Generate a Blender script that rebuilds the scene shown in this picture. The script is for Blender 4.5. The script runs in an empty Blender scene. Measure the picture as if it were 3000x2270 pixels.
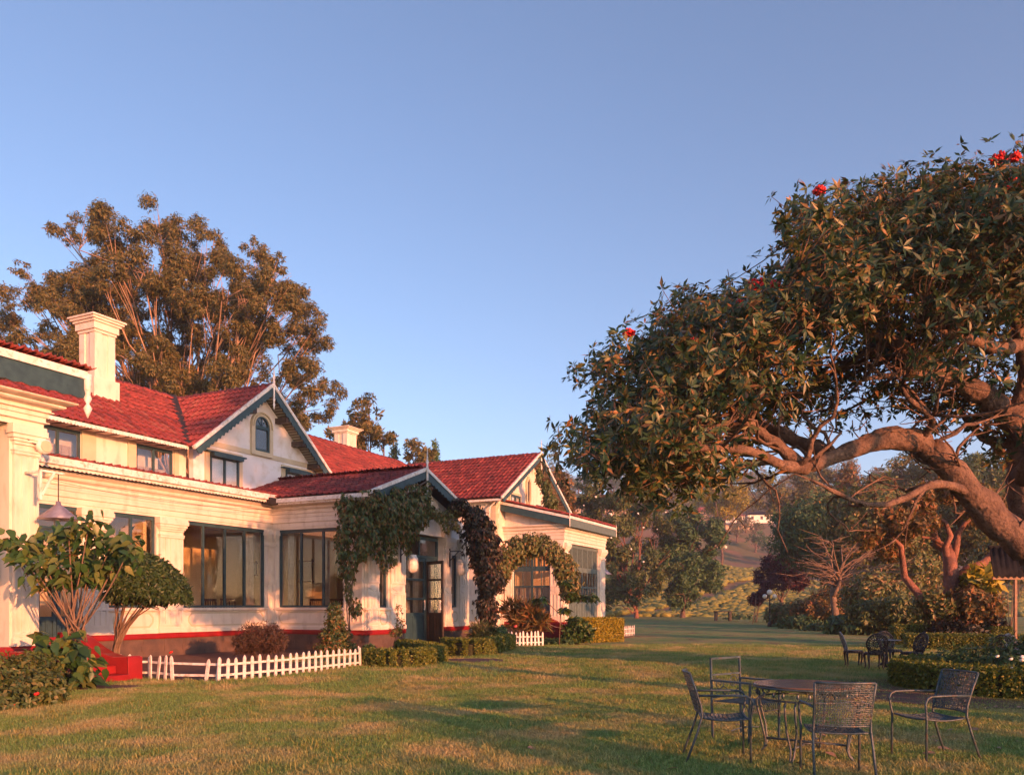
import bpy, bmesh, math, random
import numpy as np
from mathutils import Vector, Matrix
R = math.radians
rnd = random.Random(7)
rng = np.random.default_rng(11)
S = bpy.context.scene
COL = S.collection

# ------------------------------------------------------------------ camera
cam = bpy.data.cameras.new('camera'); camo = bpy.data.objects.new('camera', cam); COL.objects.link(camo)
camo.location = (0, 0, 1.55); camo.rotation_euler = (R(90), 0, 0)
cam.sensor_width = 36; cam.lens = 28.8; cam.shift_y = 0.2127; cam.clip_end = 5000
S.camera = camo
# ------------------------------------------------------------------ sky and sun
SUN_AZ = R(141.0); SUN_EL = R(7.5)
world = bpy.data.worlds.new('World'); S.world = world; world.use_nodes = True
wn = world.node_tree; bg = wn.nodes['Background']
sky = wn.nodes.new('ShaderNodeTexSky'); sky.sky_type = 'NISHITA'; sky.sun_disc = False
sky.sun_elevation = SUN_EL; sky.sun_rotation = SUN_AZ; sky.altitude = 1500; sky.air_density = 1.0; sky.dust_density = 3.0; sky.ozone_density = 3.2
tint = wn.nodes.new('ShaderNodeMix'); tint.data_type = 'RGBA'; tint.blend_type = 'MULTIPLY'; tint.inputs[0].default_value = 1; tint.inputs[7].default_value = (1.33, 0.99, 0.87, 1)
wn.links.new(sky.outputs[0], tint.inputs[6]); wn.links.new(tint.outputs[2], bg.inputs[0]); bg.inputs[1].default_value = 0.12
sun = bpy.data.lights.new('sun', 'SUN'); suno = bpy.data.objects.new('sun', sun); COL.objects.link(suno)
sun.energy = 3.15; sun.angle = R(0.5); sun.color = (1.0, 0.33, 0.13)
sd = Vector((math.sin(SUN_AZ)*math.cos(SUN_EL), math.cos(SUN_AZ)*math.cos(SUN_EL), math.sin(SUN_EL)))
suno.rotation_euler = sd.to_track_quat('Z', 'Y').to_euler()
S.view_settings.view_transform = 'Standard'; S.view_settings.look = 'None'; S.view_settings.gamma = 1
S.view_settings.use_curve_mapping = False; S.view_settings.exposure = 1.7

# ------------------------------------------------------------------ helpers
def at(px, py, Y):
    """photo pixel + distance -> a real point"""
    return np.array([(px-1500)/2400*Y, Y, 1.55+(1773-py)/2400*Y])
def gr(px, Y): return ((px-1500)/2400*Y, Y)
def pxy(P): return 1500+2400*P[..., 0]/P[..., 1], 1773-2400*(P[..., 2]-1.55)/P[..., 1]
AV = np.array([.4322, .9018]); NV = np.array([.9018, -.4322]); CO = np.array([-8.49, 29.0])
def UV(u, v): p = CO+u*AV+v*NV; return (float(p[0]), float(p[1]))

def mat(name, c, rough=.7, c2=None, scale=6, bump=0, metal=0, detail=6, bscale=None, spec=.5, mixlo=.35, mixhi=.65, attr=None, trans=0, c3=None, s3=40, stretch=None):
    m = bpy.data.materials.new(name); m.use_nodes = True; nt = m.node_tree; n = nt.nodes; l = nt.links
    b = n['Principled BSDF']; b.inputs['Roughness'].default_value = rough; b.inputs['Metallic'].default_value = metal
    b.inputs['Specular IOR Level'].default_value = spec
    tc = n.new('ShaderNodeTexCoord'); co = tc.outputs['Object']
    if stretch:
        mp = n.new('ShaderNodeMapping'); mp.inputs['Scale'].default_value = stretch; l.new(co, mp.inputs[0]); co = mp.outputs[0]
    col = None
    def rgb(c):
        x = n.new('ShaderNodeRGB'); x.outputs[0].default_value = (*c, 1); return x.outputs[0]
    def mix(f, a, bb):
        x = n.new('ShaderNodeMix'); x.data_type = 'RGBA'; l.new(f, x.inputs[0]); l.new(a, x.inputs[6]); l.new(bb, x.inputs[7]); return x.outputs[2]
    def ns(sc, d=6):
        x = n.new('ShaderNodeTexNoise'); x.inputs['Scale'].default_value = sc; x.inputs['Detail'].default_value = d; l.new(co, x.inputs[0]); return x.outputs[0]
    def ramp(f, lo, hi):
        x = n.new('ShaderNodeMapRange'); x.inputs[1].default_value = lo; x.inputs[2].default_value = hi; l.new(f, x.inputs[0]); return x.outputs[0]
    col = rgb(c)
    if attr:
        at_ = n.new('ShaderNodeAttribute'); at_.attribute_name = 'rnd'
        cr = n.new('ShaderNodeValToRGB'); l.new(at_.outputs['Fac'], cr.inputs[0])
        els = cr.color_ramp.elements
        for i, (p, cc) in enumerate(attr):
            e = els[i] if i < 2 else els.new(p)
            e.position = p; e.color = (*cc, 1)
        col = cr.outputs[0]
    if c2: col = mix(ramp(ns(scale, detail), mixlo, mixhi), col, rgb(c2))
    if c3: col = mix(ramp(ns(s3, 8), .52, .72), col, rgb(c3))
    l.new(col, b.inputs['Base Color'])
    if bump:
        bp = n.new('ShaderNodeBump'); bp.inputs['Strength'].default_value = bump; bp.inputs['Distance'].default_value = .02 if bump < .9 else .06
        l.new(ns(bscale or scale*4, 8), bp.inputs['Height']); l.new(bp.outputs[0], b.inputs['Normal'])
    if trans:
        t = n.new('ShaderNodeBsdfTranslucent'); l.new(col, t.inputs[0])
        mx = n.new('ShaderNodeMixShader'); mx.inputs[0].default_value = trans
        l.new(b.outputs[0], mx.inputs[1]); l.new(t.outputs[0], mx.inputs[2]); l.new(mx.outputs[0], n['Material Output'].inputs[0])
    return m
def leafmat(name, cols, rough=.5, trans=.25):
    return mat(name, cols[0], rough, attr=[(i/(len(cols)-1), c) for i, c in enumerate(cols)], trans=trans)
def glassmat():
    m = bpy.data.materials.new('window_glass'); m.use_nodes = True; n = m.node_tree.nodes; l = m.node_tree.links
    n.remove(n['Principled BSDF'])
    t = n.new('ShaderNodeBsdfTransparent'); t.inputs[0].default_value = (.93, .95, .95, 1)
    g = n.new('ShaderNodeBsdfGlossy'); g.inputs['Roughness'].default_value = .02
    f = n.new('ShaderNodeLayerWeight'); pw = n.new('ShaderNodeMath'); pw.operation = 'POWER'; pw.inputs[1].default_value = 3.5; l.new(f.outputs['Facing'], pw.inputs[0])
    mt = n.new('ShaderNodeMath'); mt.operation = 'MULTIPLY_ADD'; mt.inputs[1].default_value = .55; mt.inputs[2].default_value = .11; l.new(pw.outputs[0], mt.inputs[0])
    mx = n.new('ShaderNodeMixShader'); l.new(mt.outputs[0], mx.inputs[0]); l.new(t.outputs[0], mx.inputs[1]); l.new(g.outputs[0], mx.inputs[2])
    l.new(mx.outputs[0], n['Material Output'].inputs[0]); return m

M = {}
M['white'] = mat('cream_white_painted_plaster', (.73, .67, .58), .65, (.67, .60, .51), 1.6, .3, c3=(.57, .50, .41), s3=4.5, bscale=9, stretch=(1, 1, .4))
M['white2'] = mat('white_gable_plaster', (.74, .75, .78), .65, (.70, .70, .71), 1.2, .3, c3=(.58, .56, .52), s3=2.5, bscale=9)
M['cream'] = mat('cream_painted_trim', (.56, .50, .36), .6, (.50, .44, .31), 3, .15)
M['trimwhite'] = mat('white_gloss_timber', (.80, .78, .76), .45, (.66, .62, .56), 4, .15, c3=(.45, .36, .28), s3=9)
M['red'] = mat('red_gloss_paint', (.27, .011, .014), .38, (.20, .010, .012), 3, .12)
M['plinth'] = mat('dark_bitumen_plinth', (.075, .055, .048), .6, (.13, .085, .065), 2.5, .4)
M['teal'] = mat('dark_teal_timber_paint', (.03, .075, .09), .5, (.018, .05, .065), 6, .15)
M['teal_sunlit'] = mat('teal_timber_sunlit_tone', (.12, .17, .16), .5, (.08, .13, .13), 6, .15)  # paler copy of the teal: sunlight on the bay front put into the colour
M['tile'] = mat('red_painted_roof_tile', (.24, .045, .042), .6, (.15, .034, .034), 1.3, .3, c3=(.06, .028, .026), s3=4, mixlo=.45, mixhi=.7, spec=.3, attr=[(0, (.14, .034, .034)), (.25, (.22, .044, .042)), (.85, (.27, .055, .05)), (1, (.28, .09, .07))])
M['tiledark'] = mat('dark_roof_valley', (.02, .017, .018), .8)
M['wood'] = mat('brown_timber', (.16, .055, .022), .5, (.09, .03, .013), 8, .2)
M['darkwood'] = mat('dark_timber', (.035, .022, .016), .5, (.06, .035, .02), 8, .2)
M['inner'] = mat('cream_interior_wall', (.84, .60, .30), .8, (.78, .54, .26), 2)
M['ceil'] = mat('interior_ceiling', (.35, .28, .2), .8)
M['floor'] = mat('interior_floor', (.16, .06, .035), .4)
M['curtain'] = mat('cream_curtain_cloth', (.62, .50, .38), .9, (.5, .38, .28), 5, trans=.3)
M['glass'] = glassmat()
M['paper'] = mat('framed_print_paper', (.62, .55, .42), .6, (.2, .17, .12), 30, mixlo=.55, mixhi=.62)
M['iron'] = mat('weathered_green_black_iron', (.03, .06, .07), .42, (.07, .105, .12), 12, .3, metal=.1, c3=(.10, .08, .06), s3=14)
M['castiron'] = mat('black_cast_iron', (.008, .009, .011), .45, (.018, .02, .024), 10, .3)
M['castgrey'] = mat('weathered_grey_cast_iron', (.22, .24, .26), .45, (.14, .16, .18), 12, .3, metal=.3)
M['fence'] = mat('white_picket_paint', (.78, .76, .74), .5, (.62, .58, .54), 7, .2, c3=(.40, .33, .27), s3=11)
M['soil'] = mat('bare_red_soil', (.13, .06, .04), .95, (.08, .04, .03), 4, .8)
M['slab'] = mat('terracotta_stone_slab', (.12, .055, .042), .8, (.07, .04, .035), 4, .4)
M['bark'] = mat('grey_brown_bark', (.19, .12, .085), .9, (.09, .056, .042), 3.5, 1.0, bscale=11, c3=(.045, .03, .024), s3=16)
M['barkpale'] = mat('pale_gum_bark', (.40, .26, .17), .8, (.22, .14, .09), 2, .4)
M['barkred'] = mat('red_brown_bark', (.27, .115, .075), .8, (.13, .06, .045), 3, .9, bscale=9)
M['stem'] = mat('plant_stem', (.20, .13, .085), .8, (.12, .085, .06), 8, .4)
M['l_big'] = leafmat('fire_flower_tree_leaf', [(.016, .045, .018), (.028, .07, .024), (.05, .09, .028), (.12, .13, .035), (.28, .13, .045)], .42, .25)
M['l_euc'] = leafmat('gum_tree_leaf', [(.05, .06, .018), (.09, .10, .026), (.15, .13, .036), (.22, .16, .05)], .55, .3)
M['l_dark'] = leafmat('dark_evergreen_leaf', [(.03, .075, .026), (.05, .12, .04), (.085, .16, .05)], .55, .2)
M['l_mid'] = leafmat('mid_green_leaf', [(.04, .075, .022), (.07, .12, .032), (.11, .15, .04), (.18, .16, .05)], .5, .3)
M['l_poin'] = leafmat('poinsettia_leaf', [(.02, .06, .016), (.035, .095, .022), (.06, .13, .03), (.16, .18, .04)], .42, .25)
M['l_clip'] = leafmat('clipped_shrub_leaf', [(.02, .05, .012), (.035, .075, .018), (.06, .10, .025)], .5, .2)
M['l_hedge'] = leafmat('box_hedge_leaf', [(.05, .09, .014), (.10, .15, .022), (.16, .20, .028), (.24, .24, .035)], .5, .3)
M['l_gold'] = leafmat('golden_hedge_leaf', [(.14, .16, .015), (.26, .25, .02), (.40, .33, .025), (.50, .38, .03)], .5, .35)
M['l_climb'] = leafmat('porch_creeper_leaf', [(.03, .07, .02), (.055, .11, .03), (.09, .14, .035), (.20, .18, .05), (.26, .10, .04)], .42, .25)
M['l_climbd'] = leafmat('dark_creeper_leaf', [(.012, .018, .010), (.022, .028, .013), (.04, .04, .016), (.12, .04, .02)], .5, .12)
M['l_climbr'] = leafmat('bronze_creeper_leaf', [(.06, .09, .025), (.10, .14, .038), (.17, .18, .05), (.28, .15, .06)], .5, .2)
M['l_purple'] = leafmat('purple_leaf', [(.02, .008, .014), (.05, .012, .025), (.11, .02, .04)], .5, .2)
M['l_rust'] = leafmat('rust_and_olive_leaf', [(.06, .065, .02), (.13, .11, .03), (.22, .14, .04), (.32, .13, .05)], .5, .3)
M['l_hill'] = leafmat('hillside_tree_leaf', [(.05, .075, .022), (.09, .11, .032), (.15, .15, .04), (.22, .15, .05)], .6, .2)
M['l_dry'] = leafmat('dry_shrub_leaf', [(.05, .03, .02), (.09, .045, .03), (.05, .04, .018)], .7, .15)
M['hedgecore'] = mat('hedge_core', (.03, .035, .012), .95)
M['fl_red'] = mat('red_flower', (.6, .015, .01), .5)
M['fl_pink'] = mat('pink_flower', (.65, .10, .12), .5)
M['fl_white'] = mat('white_flower', (.80, .78, .70), .6)
M['globe'] = mat('frosted_lamp_globe', (.72, .66, .58), .3)
M['lampmetal'] = mat('blue_grey_enamel', (.22, .23, .30), .35, (.16, .16, .22), 8, metal=.3)
M['houserd'] = mat('far_red_roof', (.38, .09, .055), .7, (.28, .06, .04), .8)
M['houseor'] = mat('far_warm_plaster', (.55, .42, .30), .8, (.42, .30, .2), 1)
M['far_dark'] = mat('far_dark_window', (.03, .03, .035), .5)
M['corr'] = mat('corrugated_sheet_shade_tone', (.008, .009, .012), .9, (.018, .018, .02), 5, .2, spec=.1)  # near-black stands for the tree shade lying on the canopy
M['van'] = mat('cream_vehicle_paint', (.65, .55, .42), .35)
M['leaflit'] = mat('fallen_dry_leaf', (.42, .27, .17), .7, (.25, .14, .08), 20)

def empty(name, loc=(0, 0, 0), rz=0):
    o = bpy.data.objects.new(name, None); COL.objects.link(o); o.location = loc; o.rotation_euler = (0, 0, rz); o.empty_display_size = .3
    return o
def tag(o, label=None, cat=None, group=None, kind=None):
    if label: o['label'] = label
    if cat: o['category'] = cat
    if group: o['group'] = group
    if kind: o['kind'] = kind
    return o
def thing(name, label, cat, loc=(0, 0, 0), rz=0, group=None):
    return tag(empty(name, loc, rz), label, cat, group)
def copy_tree(o, parent=None):
    c = o.copy(); COL.objects.link(c); c.parent = parent
    for ch in KIDS.get(o.name, []): copy_tree(ch, c)
    return c
KIDS = {}
def link(name, me, m, parent=None, loc=None):
    o = bpy.data.objects.new(name, me); COL.objects.link(o)
    if m is not None and len(me.materials) == 0: me.materials.append(m)
    if parent is not None: o.parent = parent; KIDS.setdefault(parent.name, []).append(o)
    if loc is not None: o.location = loc
    return o
def uvmap(p): return (p[0], -p[1], p[2])
class MB:
    def __init__(s, uv=False): s.v = []; s.f = []; s.uv = uv
    def add(s, vs, fs):
        o = len(s.v); s.v += [tuple(map(float, p)) for p in vs]; s.f += [tuple(i+o for i in f) for f in fs]; return s
    def box(s, x0, x1, y0, y1, z0, z1):
        return s.add([(x0, y0, z0), (x1, y0, z0), (x1, y1, z0), (x0, y1, z0), (x0, y0, z1), (x1, y0, z1), (x1, y1, z1), (x0, y1, z1)],
                     [(0, 3, 2, 1), (4, 5, 6, 7), (0, 1, 5, 4), (1, 2, 6, 5), (2, 3, 7, 6), (3, 0, 4, 7)])
    def bar(s, a, b, w, h, up=(0, 0, 1)):
        a = Vector(a); b = Vector(b); d = (b-a).normalized(); u = Vector(up)
        sd_ = d.cross(u)
        if sd_.length < 1e-4: sd_ = d.cross(Vector((1, 0, 0)))
        sd_.normalize(); u = sd_.cross(d); vs = []
        for p in (a, b):
            for i, j in ((-1, -1), (1, -1), (1, 1), (-1, 1)): vs.append(p+sd_*(w/2*i)+u*(h/2*j))
        return s.add(vs, [(3, 2, 1, 0), (4, 5, 6, 7), (0, 1, 5, 4), (1, 2, 6, 5), (2, 3, 7, 6), (3, 0, 4, 7)])
    def tube(s, pts, r, n=6, cap=True):
        pts = [Vector(p) for p in pts]; k = len(pts)
        if not hasattr(r, '__len__'): r = [r]*k
        vs = []; ref = None
        for i, p in enumerate(pts):
            d = (pts[min(i+1, k-1)]-pts[max(i-1, 0)]).normalized()
            if ref is None:
                ref = d.orthogonal().normalized()
            else:
                ref = ref-d*ref.dot(d)
                ref = ref.normalized() if ref.length > 1e-5 else d.orthogonal().normalized()
            w = d.cross(ref)
            for j in range(n):
                a = 2*math.pi*j/n; vs.append(p+(ref*math.cos(a)+w*math.sin(a))*r[i])
        fs = [(i*n+j, i*n+(j+1) % n, (i+1)*n+(j+1) % n, (i+1)*n+j) for i in range(k-1) for j in range(n)]
        if cap: fs += [tuple(range(n-1, -1, -1)), tuple((k-1)*n+j for j in range(n))]
        return s.add(vs, fs)
    def lathe(s, prof, c=(0, 0, 0), n=16, sx=1, sy=1):
        vs = []; k = len(prof)
        for r, z in prof:
            for j in range(n):
                a = 2*math.pi*j/n; vs.append((c[0]+r*sx*math.cos(a), c[1]+r*sy*math.sin(a), c[2]+z))
        fs = [(i*n+j, i*n+(j+1) % n, (i+1)*n+(j+1) % n, (i+1)*n+j) for i in range(k-1) for j in range(n)]
        fs += [tuple(range(n-1, -1, -1)), tuple((k-1)*n+j for j in range(n))]
        return s.add(vs, fs)
    def prism(s, poly, axis, a, b):
        """poly of 2D points extruded along axis ('x','y','z') from a to b"""
        def P(p, t):
            return {'x': (t, p[0], p[1]), 'y': (p[0], t, p[1]), 'z': (p[0], p[1], t)}[axis]
        k = len(poly)
        return s.add([P(p, a) for p in poly]+[P(p, b) for p in poly],
                     [tuple(range(k-1, -1, -1)), tuple(range(k, 2*k))]+[(i, (i+1) % k, k+(i+1) % k, k+i) for i in range(k)])
    def sweep(s, prof, path):
        """profile (out, z) swept along a horizontal open path of (x,y), mitred; 'out' is to the right of travel"""
        n = len(path); k = len(prof); vs = []
        for i in range(n):
            p = np.array(path[i], float)
            d0 = np.array(path[i])-np.array(path[i-1]) if i > 0 else None
            d1 = np.array(path[i+1])-np.array(path[i]) if i < n-1 else None
            if d0 is None: d0 = d1
            if d1 is None: d1 = d0
            d0 = d0/np.linalg.norm(d0); d1 = d1/np.linalg.norm(d1)
            n0 = np.array([d0[1], -d0[0]]); n1 = np.array([d1[1], -d1[0]]); m = n0+n1; m = m/np.linalg.norm(m); m = m/max(.3, m.dot(n0))
            for o, z in prof: vs.append((p[0]+m[0]*o, p[1]+m[1]*o, z))
        fs = [(i*k+j, i*k+(j+1) % k, (i+1)*k+(j+1) % k, (i+1)*k+j) for i in range(n-1) for j in range(k)]
        fs += [tuple(range(k)), tuple((n-1)*k+j for j in range(k-1, -1, -1))]
        return s.add(vs, fs)
    def mesh(s, name, smooth=False):
        me = bpy.data.meshes.new(name)
        me.from_pydata([uvmap(p) for p in s.v] if s.uv else s.v, [], s.f)
        bm = bmesh.new(); bm.from_mesh(me); bmesh.ops.recalc_face_normals(bm, faces=bm.faces); bm.to_mesh(me); bm.free()
        if smooth: me.polygons.foreach_set('use_smooth', [True]*len(me.polygons))
        return me
    def build(s, name, m, parent=None, smooth=False, loc=None, bevel=0):
        o = link(name, s.mesh(name, smooth), M[m] if isinstance(m, str) else m, parent, loc)
        if bevel:
            b = o.modifiers.new('bevel', 'BEVEL'); b.width = bevel; b.segments = 2; b.limit_method = 'ANGLE'
        return o
def B(): return MB(True)

def npmesh(name, V, F, m, parent=None, r=None, smooth=False):
    """V (n,3), F (m,3|4) numpy; r (m,) per-face random attribute"""
    me = bpy.data.meshes.new(name); n = len(F); k = F.shape[1]
    me.vertices.add(len(V)); me.vertices.foreach_set('co', np.ascontiguousarray(V, np.float32).ravel())
    me.loops.add(n*k); me.loops.foreach_set('vertex_index', F.astype(np.int32).ravel())
    me.polygons.add(n); me.polygons.foreach_set('loop_start', np.arange(0, n*k, k, dtype=np.int32))
    if smooth: me.polygons.foreach_set('use_smooth', np.ones(n, bool))
    me.update(calc_edges=True)
    if r is not None:
        a = me.attributes.new('rnd', 'FLOAT', 'FACE'); a.data.foreach_set('value', np.asarray(r, np.float32))
    return link(name, me, M[m] if isinstance(m, str) else m, parent)
def unit(a): return a/np.maximum(np.linalg.norm(a, axis=-1, keepdims=True), 1e-9)
def rsph(n): return unit(rng.normal(size=(n, 3)))
def leaves_arr(P, N, size, aspect=.42, droop=.3, fold=.25, tipdir=None, rr=None):
    """one folded diamond leaf (2 tris) per point"""
    n = len(P); N = unit(N+.01)
    t = rsph(n) if tipdir is None else tipdir+.5*rsph(n)
    t = t-N*np.sum(t*N, 1, keepdims=True); t = unit(t); t = unit(t+np.array([0, 0, -droop])+.15*N)
    s = np.cross(t, N); s = unit(s); N2 = unit(np.cross(s, t))
    L = (size*(.5+.95*rng.random(n)))[:, None]; w = L*aspect*.5
    base = P; tip = P+t*L; mid = P+t*L*.45-N2*L*.03
    l = mid-s*w+N2*w*fold*2; r_ = mid+s*w+N2*w*fold*2
    V = np.stack([base, l, tip, r_], 1).reshape(-1, 3)
    i = np.arange(n)*4
    F = np.concatenate([np.stack([i, i+2, i+1], 1), np.stack([i, i+3, i+2], 1)])
    rv = rng.random(n) if rr is None else rr
    return V, F, np.concatenate([rv, rv])
def leaves(name, P, N, size, m, parent, **k):
    V, F, r = leaves_arr(np.asarray(P), np.asarray(N), size, **k)
    o = npmesh(name, V, F, m, parent, r); return o
def blob(n, c, rad, shell=.55, flat=0):
    """points in an ellipsoid, mostly in its outer shell; returns P, outward N"""
    d = rsph(n); q = (shell+(1-shell)*rng.random(n)**.6)[:, None]
    if flat: d[:, 2] = np.abs(d[:, 2])*(1-flat)+d[:, 2]*flat
    rad = np.asarray(rad, float); c = np.asarray(c, float)
    bumps = (1+.16*np.sin(d[:, 0]*5+c[0])*np.cos(d[:, 1]*6+c[1])+.1*np.sin(d[:, 2]*9+c[2]*3))[:, None]
    return c+d*rad*q*bumps, unit(d/rad*rad.mean())
def rosettes(P, N, k, size, m_spread=.8):
    """k leaves radiating from each point"""
    n = len(P); P2 = np.repeat(P, k, 0); ax = np.repeat(unit(N+.6*rsph(n)), k, 0)
    t = unit(rsph(n*k)+ax*.55)
    return P2+t*size*.1, unit(ax+.25*rsph(n*k)), t
def icos(sub=1):
    bm = bmesh.new(); bmesh.ops.create_icosphere(bm, subdivisions=sub, radius=1)
    V = np.array([v.co[:] for v in bm.verts]); F = np.array([[v.index for v in f.verts] for f in bm.faces]); bm.free(); return V, F
ICO1 = icos(1); ICO2 = icos(2)
def inpoly(x, y, poly):
    r = np.zeros(len(x), bool); k = len(poly)
    for i in range(k):
        x0, y0 = poly[i]; x1, y1 = poly[(i+1) % k]
        c = ((y0 > y) != (y1 > y)) & (x < (x1-x0)*(y-y0)/(y1-y0+1e-9)+x0); r ^= c
    return r
def bez(a, c, b, n=7, wob=0):
    a, b, c = map(np.asarray, (a, b, c)); o = []
    for i in range(n):
        t = i/(n-1); p = a*(1-t)**2+2*c*t*(1-t)+b*t*t
        if wob and 0 < i < n-1: p = p+rng.normal(size=3)*wob
        o.append(p)
    return o
def tree(name, label, base, clusters, tr, leafsize, nper, lm, bm='bark', cat='tree', group=None, forks=.25, aspect=.35, droop=.35, k=5, lean=.35, twig=4, ctrl=.55):
    """clusters: (x,y,z,radius[,flat]); each gets a limb from the trunk and its own foliage"""
    root = thing(name, label, cat, tuple(base), 0, group); b0 = np.array(base, float)
    cl = [np.array(c[:3], float) for c in clusters]; rad = [c[3] for c in clusters]
    cen = np.mean(cl, 0); mb = MB(); H = max(.5, min(c[2] for c in cl)-b0[2]); fork = b0+np.array([(cen[0]-b0[0])*forks, (cen[1]-b0[1])*forks, H*.55])
    mb.tube([p-b0 for p in bez(b0-np.array([0, 0, .1]), (b0+fork)/2+rng.normal(size=3)*.03*H, fork, 6, .01*H)], [tr*1.35, tr*1.1, tr, tr*.95, tr*.9, tr*.8], 9)
    for c, r_ in zip(cl, rad):
        mid = fork*(1-ctrl)+c*ctrl; mid[2] = fork[2]*(1-ctrl-.08)+c[2]*(ctrl+.08); mid[:2] = fork[:2]*.6+c[:2]*.4+rng.normal(size=2)*.3*lean
        rr = max(.018, min(tr*.5, tr*.20+r_*.028))
        pth = bez(fork-np.array([0, 0, .15*H*rng.random()]), mid, c, 8, .03*np.linalg.norm(c-fork))
        mb.tube([p-b0 for p in pth], list(np.linspace(rr, rr*.3, 8)), 6)
        for j in range(twig):
            e = c+rsph(1)[0]*r_*.8; mb.tube([p-b0 for p in bez(pth[5+j % 2], (pth[6]+e)/2+np.array([0, 0, .1*r_]), e, 4)], [rr*.35, rr*.28, rr*.2, rr*.1], 4)
    mb.build('trunk', bm, root, True)
    Ps = []; Ns = []
    for c, (r_, cc) in zip(clusters, zip(rad, cl)):
        n_ = int(nper*(r_**2)); fl = c[4] if len(c) > 4 else .8
        for q in range(7):
            s7 = rng.uniform(.3, .65); sc = cc+rsph(1)[0]*np.array([r_, r_, r_*fl])*1.0; p_, nn = blob(max(4, int(n_/7*(s7/.45)**2)), sc, (r_*s7, r_*s7, r_*s7*fl), .15); Ps.append(p_); Ns.append(nn)
    P = np.concatenate(Ps)-b0; N_ = np.concatenate(Ns)
    p2, n2, t2 = rosettes(P, N_, k, leafsize)
    o = leaves('crown', p2, n2, leafsize, lm, root, aspect=aspect, droop=droop, tipdir=t2); return root

# ------------------------------------------------------------------ ground and hill
def tag_s(o, kind='structure'): o['kind'] = kind; return o
def hz(x, y):
    x = np.asarray(x, float); y = np.asarray(y, float)
    def ss(a, b, t): t = np.clip((t-a)/(b-a), 0, 1); return t*t*(3-2*t)
    h = 15*ss(112, 215, y)+20*ss(225, 340, y)+34*ss(340, 520, y)
    valley = np.exp(-((x-(60+.18*(y-150)))/26)**2)*ss(120, 170, y)*(1-ss(230, 300, y))
    h = h*(1-.30*valley)
    h += 3.0*np.sin(x*.021+1.0)*ss(200, 330, y)+1.2*np.sin(x*.06+y*.04)*ss(150, 240, y)
    h += 10*ss(380, 560, y)*np.sin(x*.0105-.6)
    h += .35*ss(104, 118, y)*np.sin(x*.22+1)*np.sin(y*.15)
    return h-.25*ss(95, 112, y)*(1-ss(112, 125, y))
def grid(name, xs, ys, zf, m, smooth=True):
    X, Y = np.meshgrid(xs, ys); V = np.stack([X.ravel(), Y.ravel(), zf(X, Y).ravel()], 1)
    nx, ny = len(xs), len(ys); i = np.arange(ny-1)[:, None]*nx+np.arange(nx-1)[None]
    F = np.stack([i, i+1, i+nx+1, i+nx], -1).reshape(-1, 4); return npmesh(name, V, F, m, None, None, smooth)
def lawnmat():
    m = bpy.data.materials.new('mown_lawn'); m.use_nodes = True; nt = m.node_tree; n = nt.nodes; l = nt.links; b = n['Principled BSDF']
    b.inputs['Roughness'].default_value = .95; b.inputs['Specular IOR Level'].default_value = .1
    tc = n.new('ShaderNodeNewGeometry'); pos = tc.outputs['Position']
    def ns(sc, d=5, st=None):
        x = n.new('ShaderNodeTexNoise'); x.inputs['Scale'].default_value = sc; x.inputs['Detail'].default_value = d
        if st:
            mp = n.new('ShaderNodeMapping'); mp.inputs['Scale'].default_value = st; l.new(pos, mp.inputs[0]); l.new(mp.outputs[0], x.inputs[0])
        else: l.new(pos, x.inputs[0])
        return x.outputs[0]
    def ramp(f, lo, hi):
        x = n.new('ShaderNodeMapRange'); x.inputs[1].default_value = lo; x.inputs[2].default_value = hi; l.new(f, x.inputs[0]); return x.outputs[0]
    def mix(f, a, bb):
        x = n.new('ShaderNodeMix'); x.data_type = 'RGBA'; l.new(f, x.inputs[0])
        for s_, c in ((6, a), (7, bb)):
            if isinstance(c, tuple): x.inputs[s_].default_value = (*c, 1)
            else: l.new(c, x.inputs[s_])
        return x.outputs[2]
    c = mix(ramp(ns(.35, 6), .42, .62), (.17, .28, .09), (.32, .32, .13))
    c = mix(ramp(ns(1.7, 8), .50, .68), c, (.36, .30, .13))
    c = mix(ramp(ns(.9, 8, (1, .5, 1)), .56, .68), c, (.20, .14, .085))
    c = mix(ramp(ns(26, 8), .5, .72), c, (.028, .04, .012))
    l.new(c, b.inputs['Base Color'])
    bp = n.new('ShaderNodeBump'); bp.inputs['Strength'].default_value = 1; bp.inputs['Distance'].default_value = .04
    l.new(ns(30, 8), bp.inputs['Height']); l.new(bp.outputs[0], b.inputs['Normal']); return m
M['lawn'] = lawnmat()
M['hill'] = mat('dry_red_hill_soil', (.20, .13, .06), .95, (.11, .12, .04), .05, .6, bscale=.8, c3=(.22, .11, .07), s3=.12)
def lawnz(x, y): return .02*np.sin(x*.7)*np.sin(y*.55)
g = grid('lawn', np.concatenate([np.linspace(-700, -60, 9), np.linspace(-55, 75, 100), np.linspace(90, 700, 9)]),
         np.concatenate([np.linspace(-150, 0, 6), np.linspace(3, 60, 90), np.linspace(63, 112, 12)]), lambda x, y: lawnz(x, y)*(np.abs(x) < 50)*(y < 60)*(y > 5), 'lawn'); tag_s(g)
g = grid('hillside', np.linspace(-700, 700, 180), np.concatenate([np.linspace(110, 340, 80), np.linspace(346, 700, 40)]), lambda x, y: hz(x, y)-.02, 'hill'); tag_s(g)
DEPS = None

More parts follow.
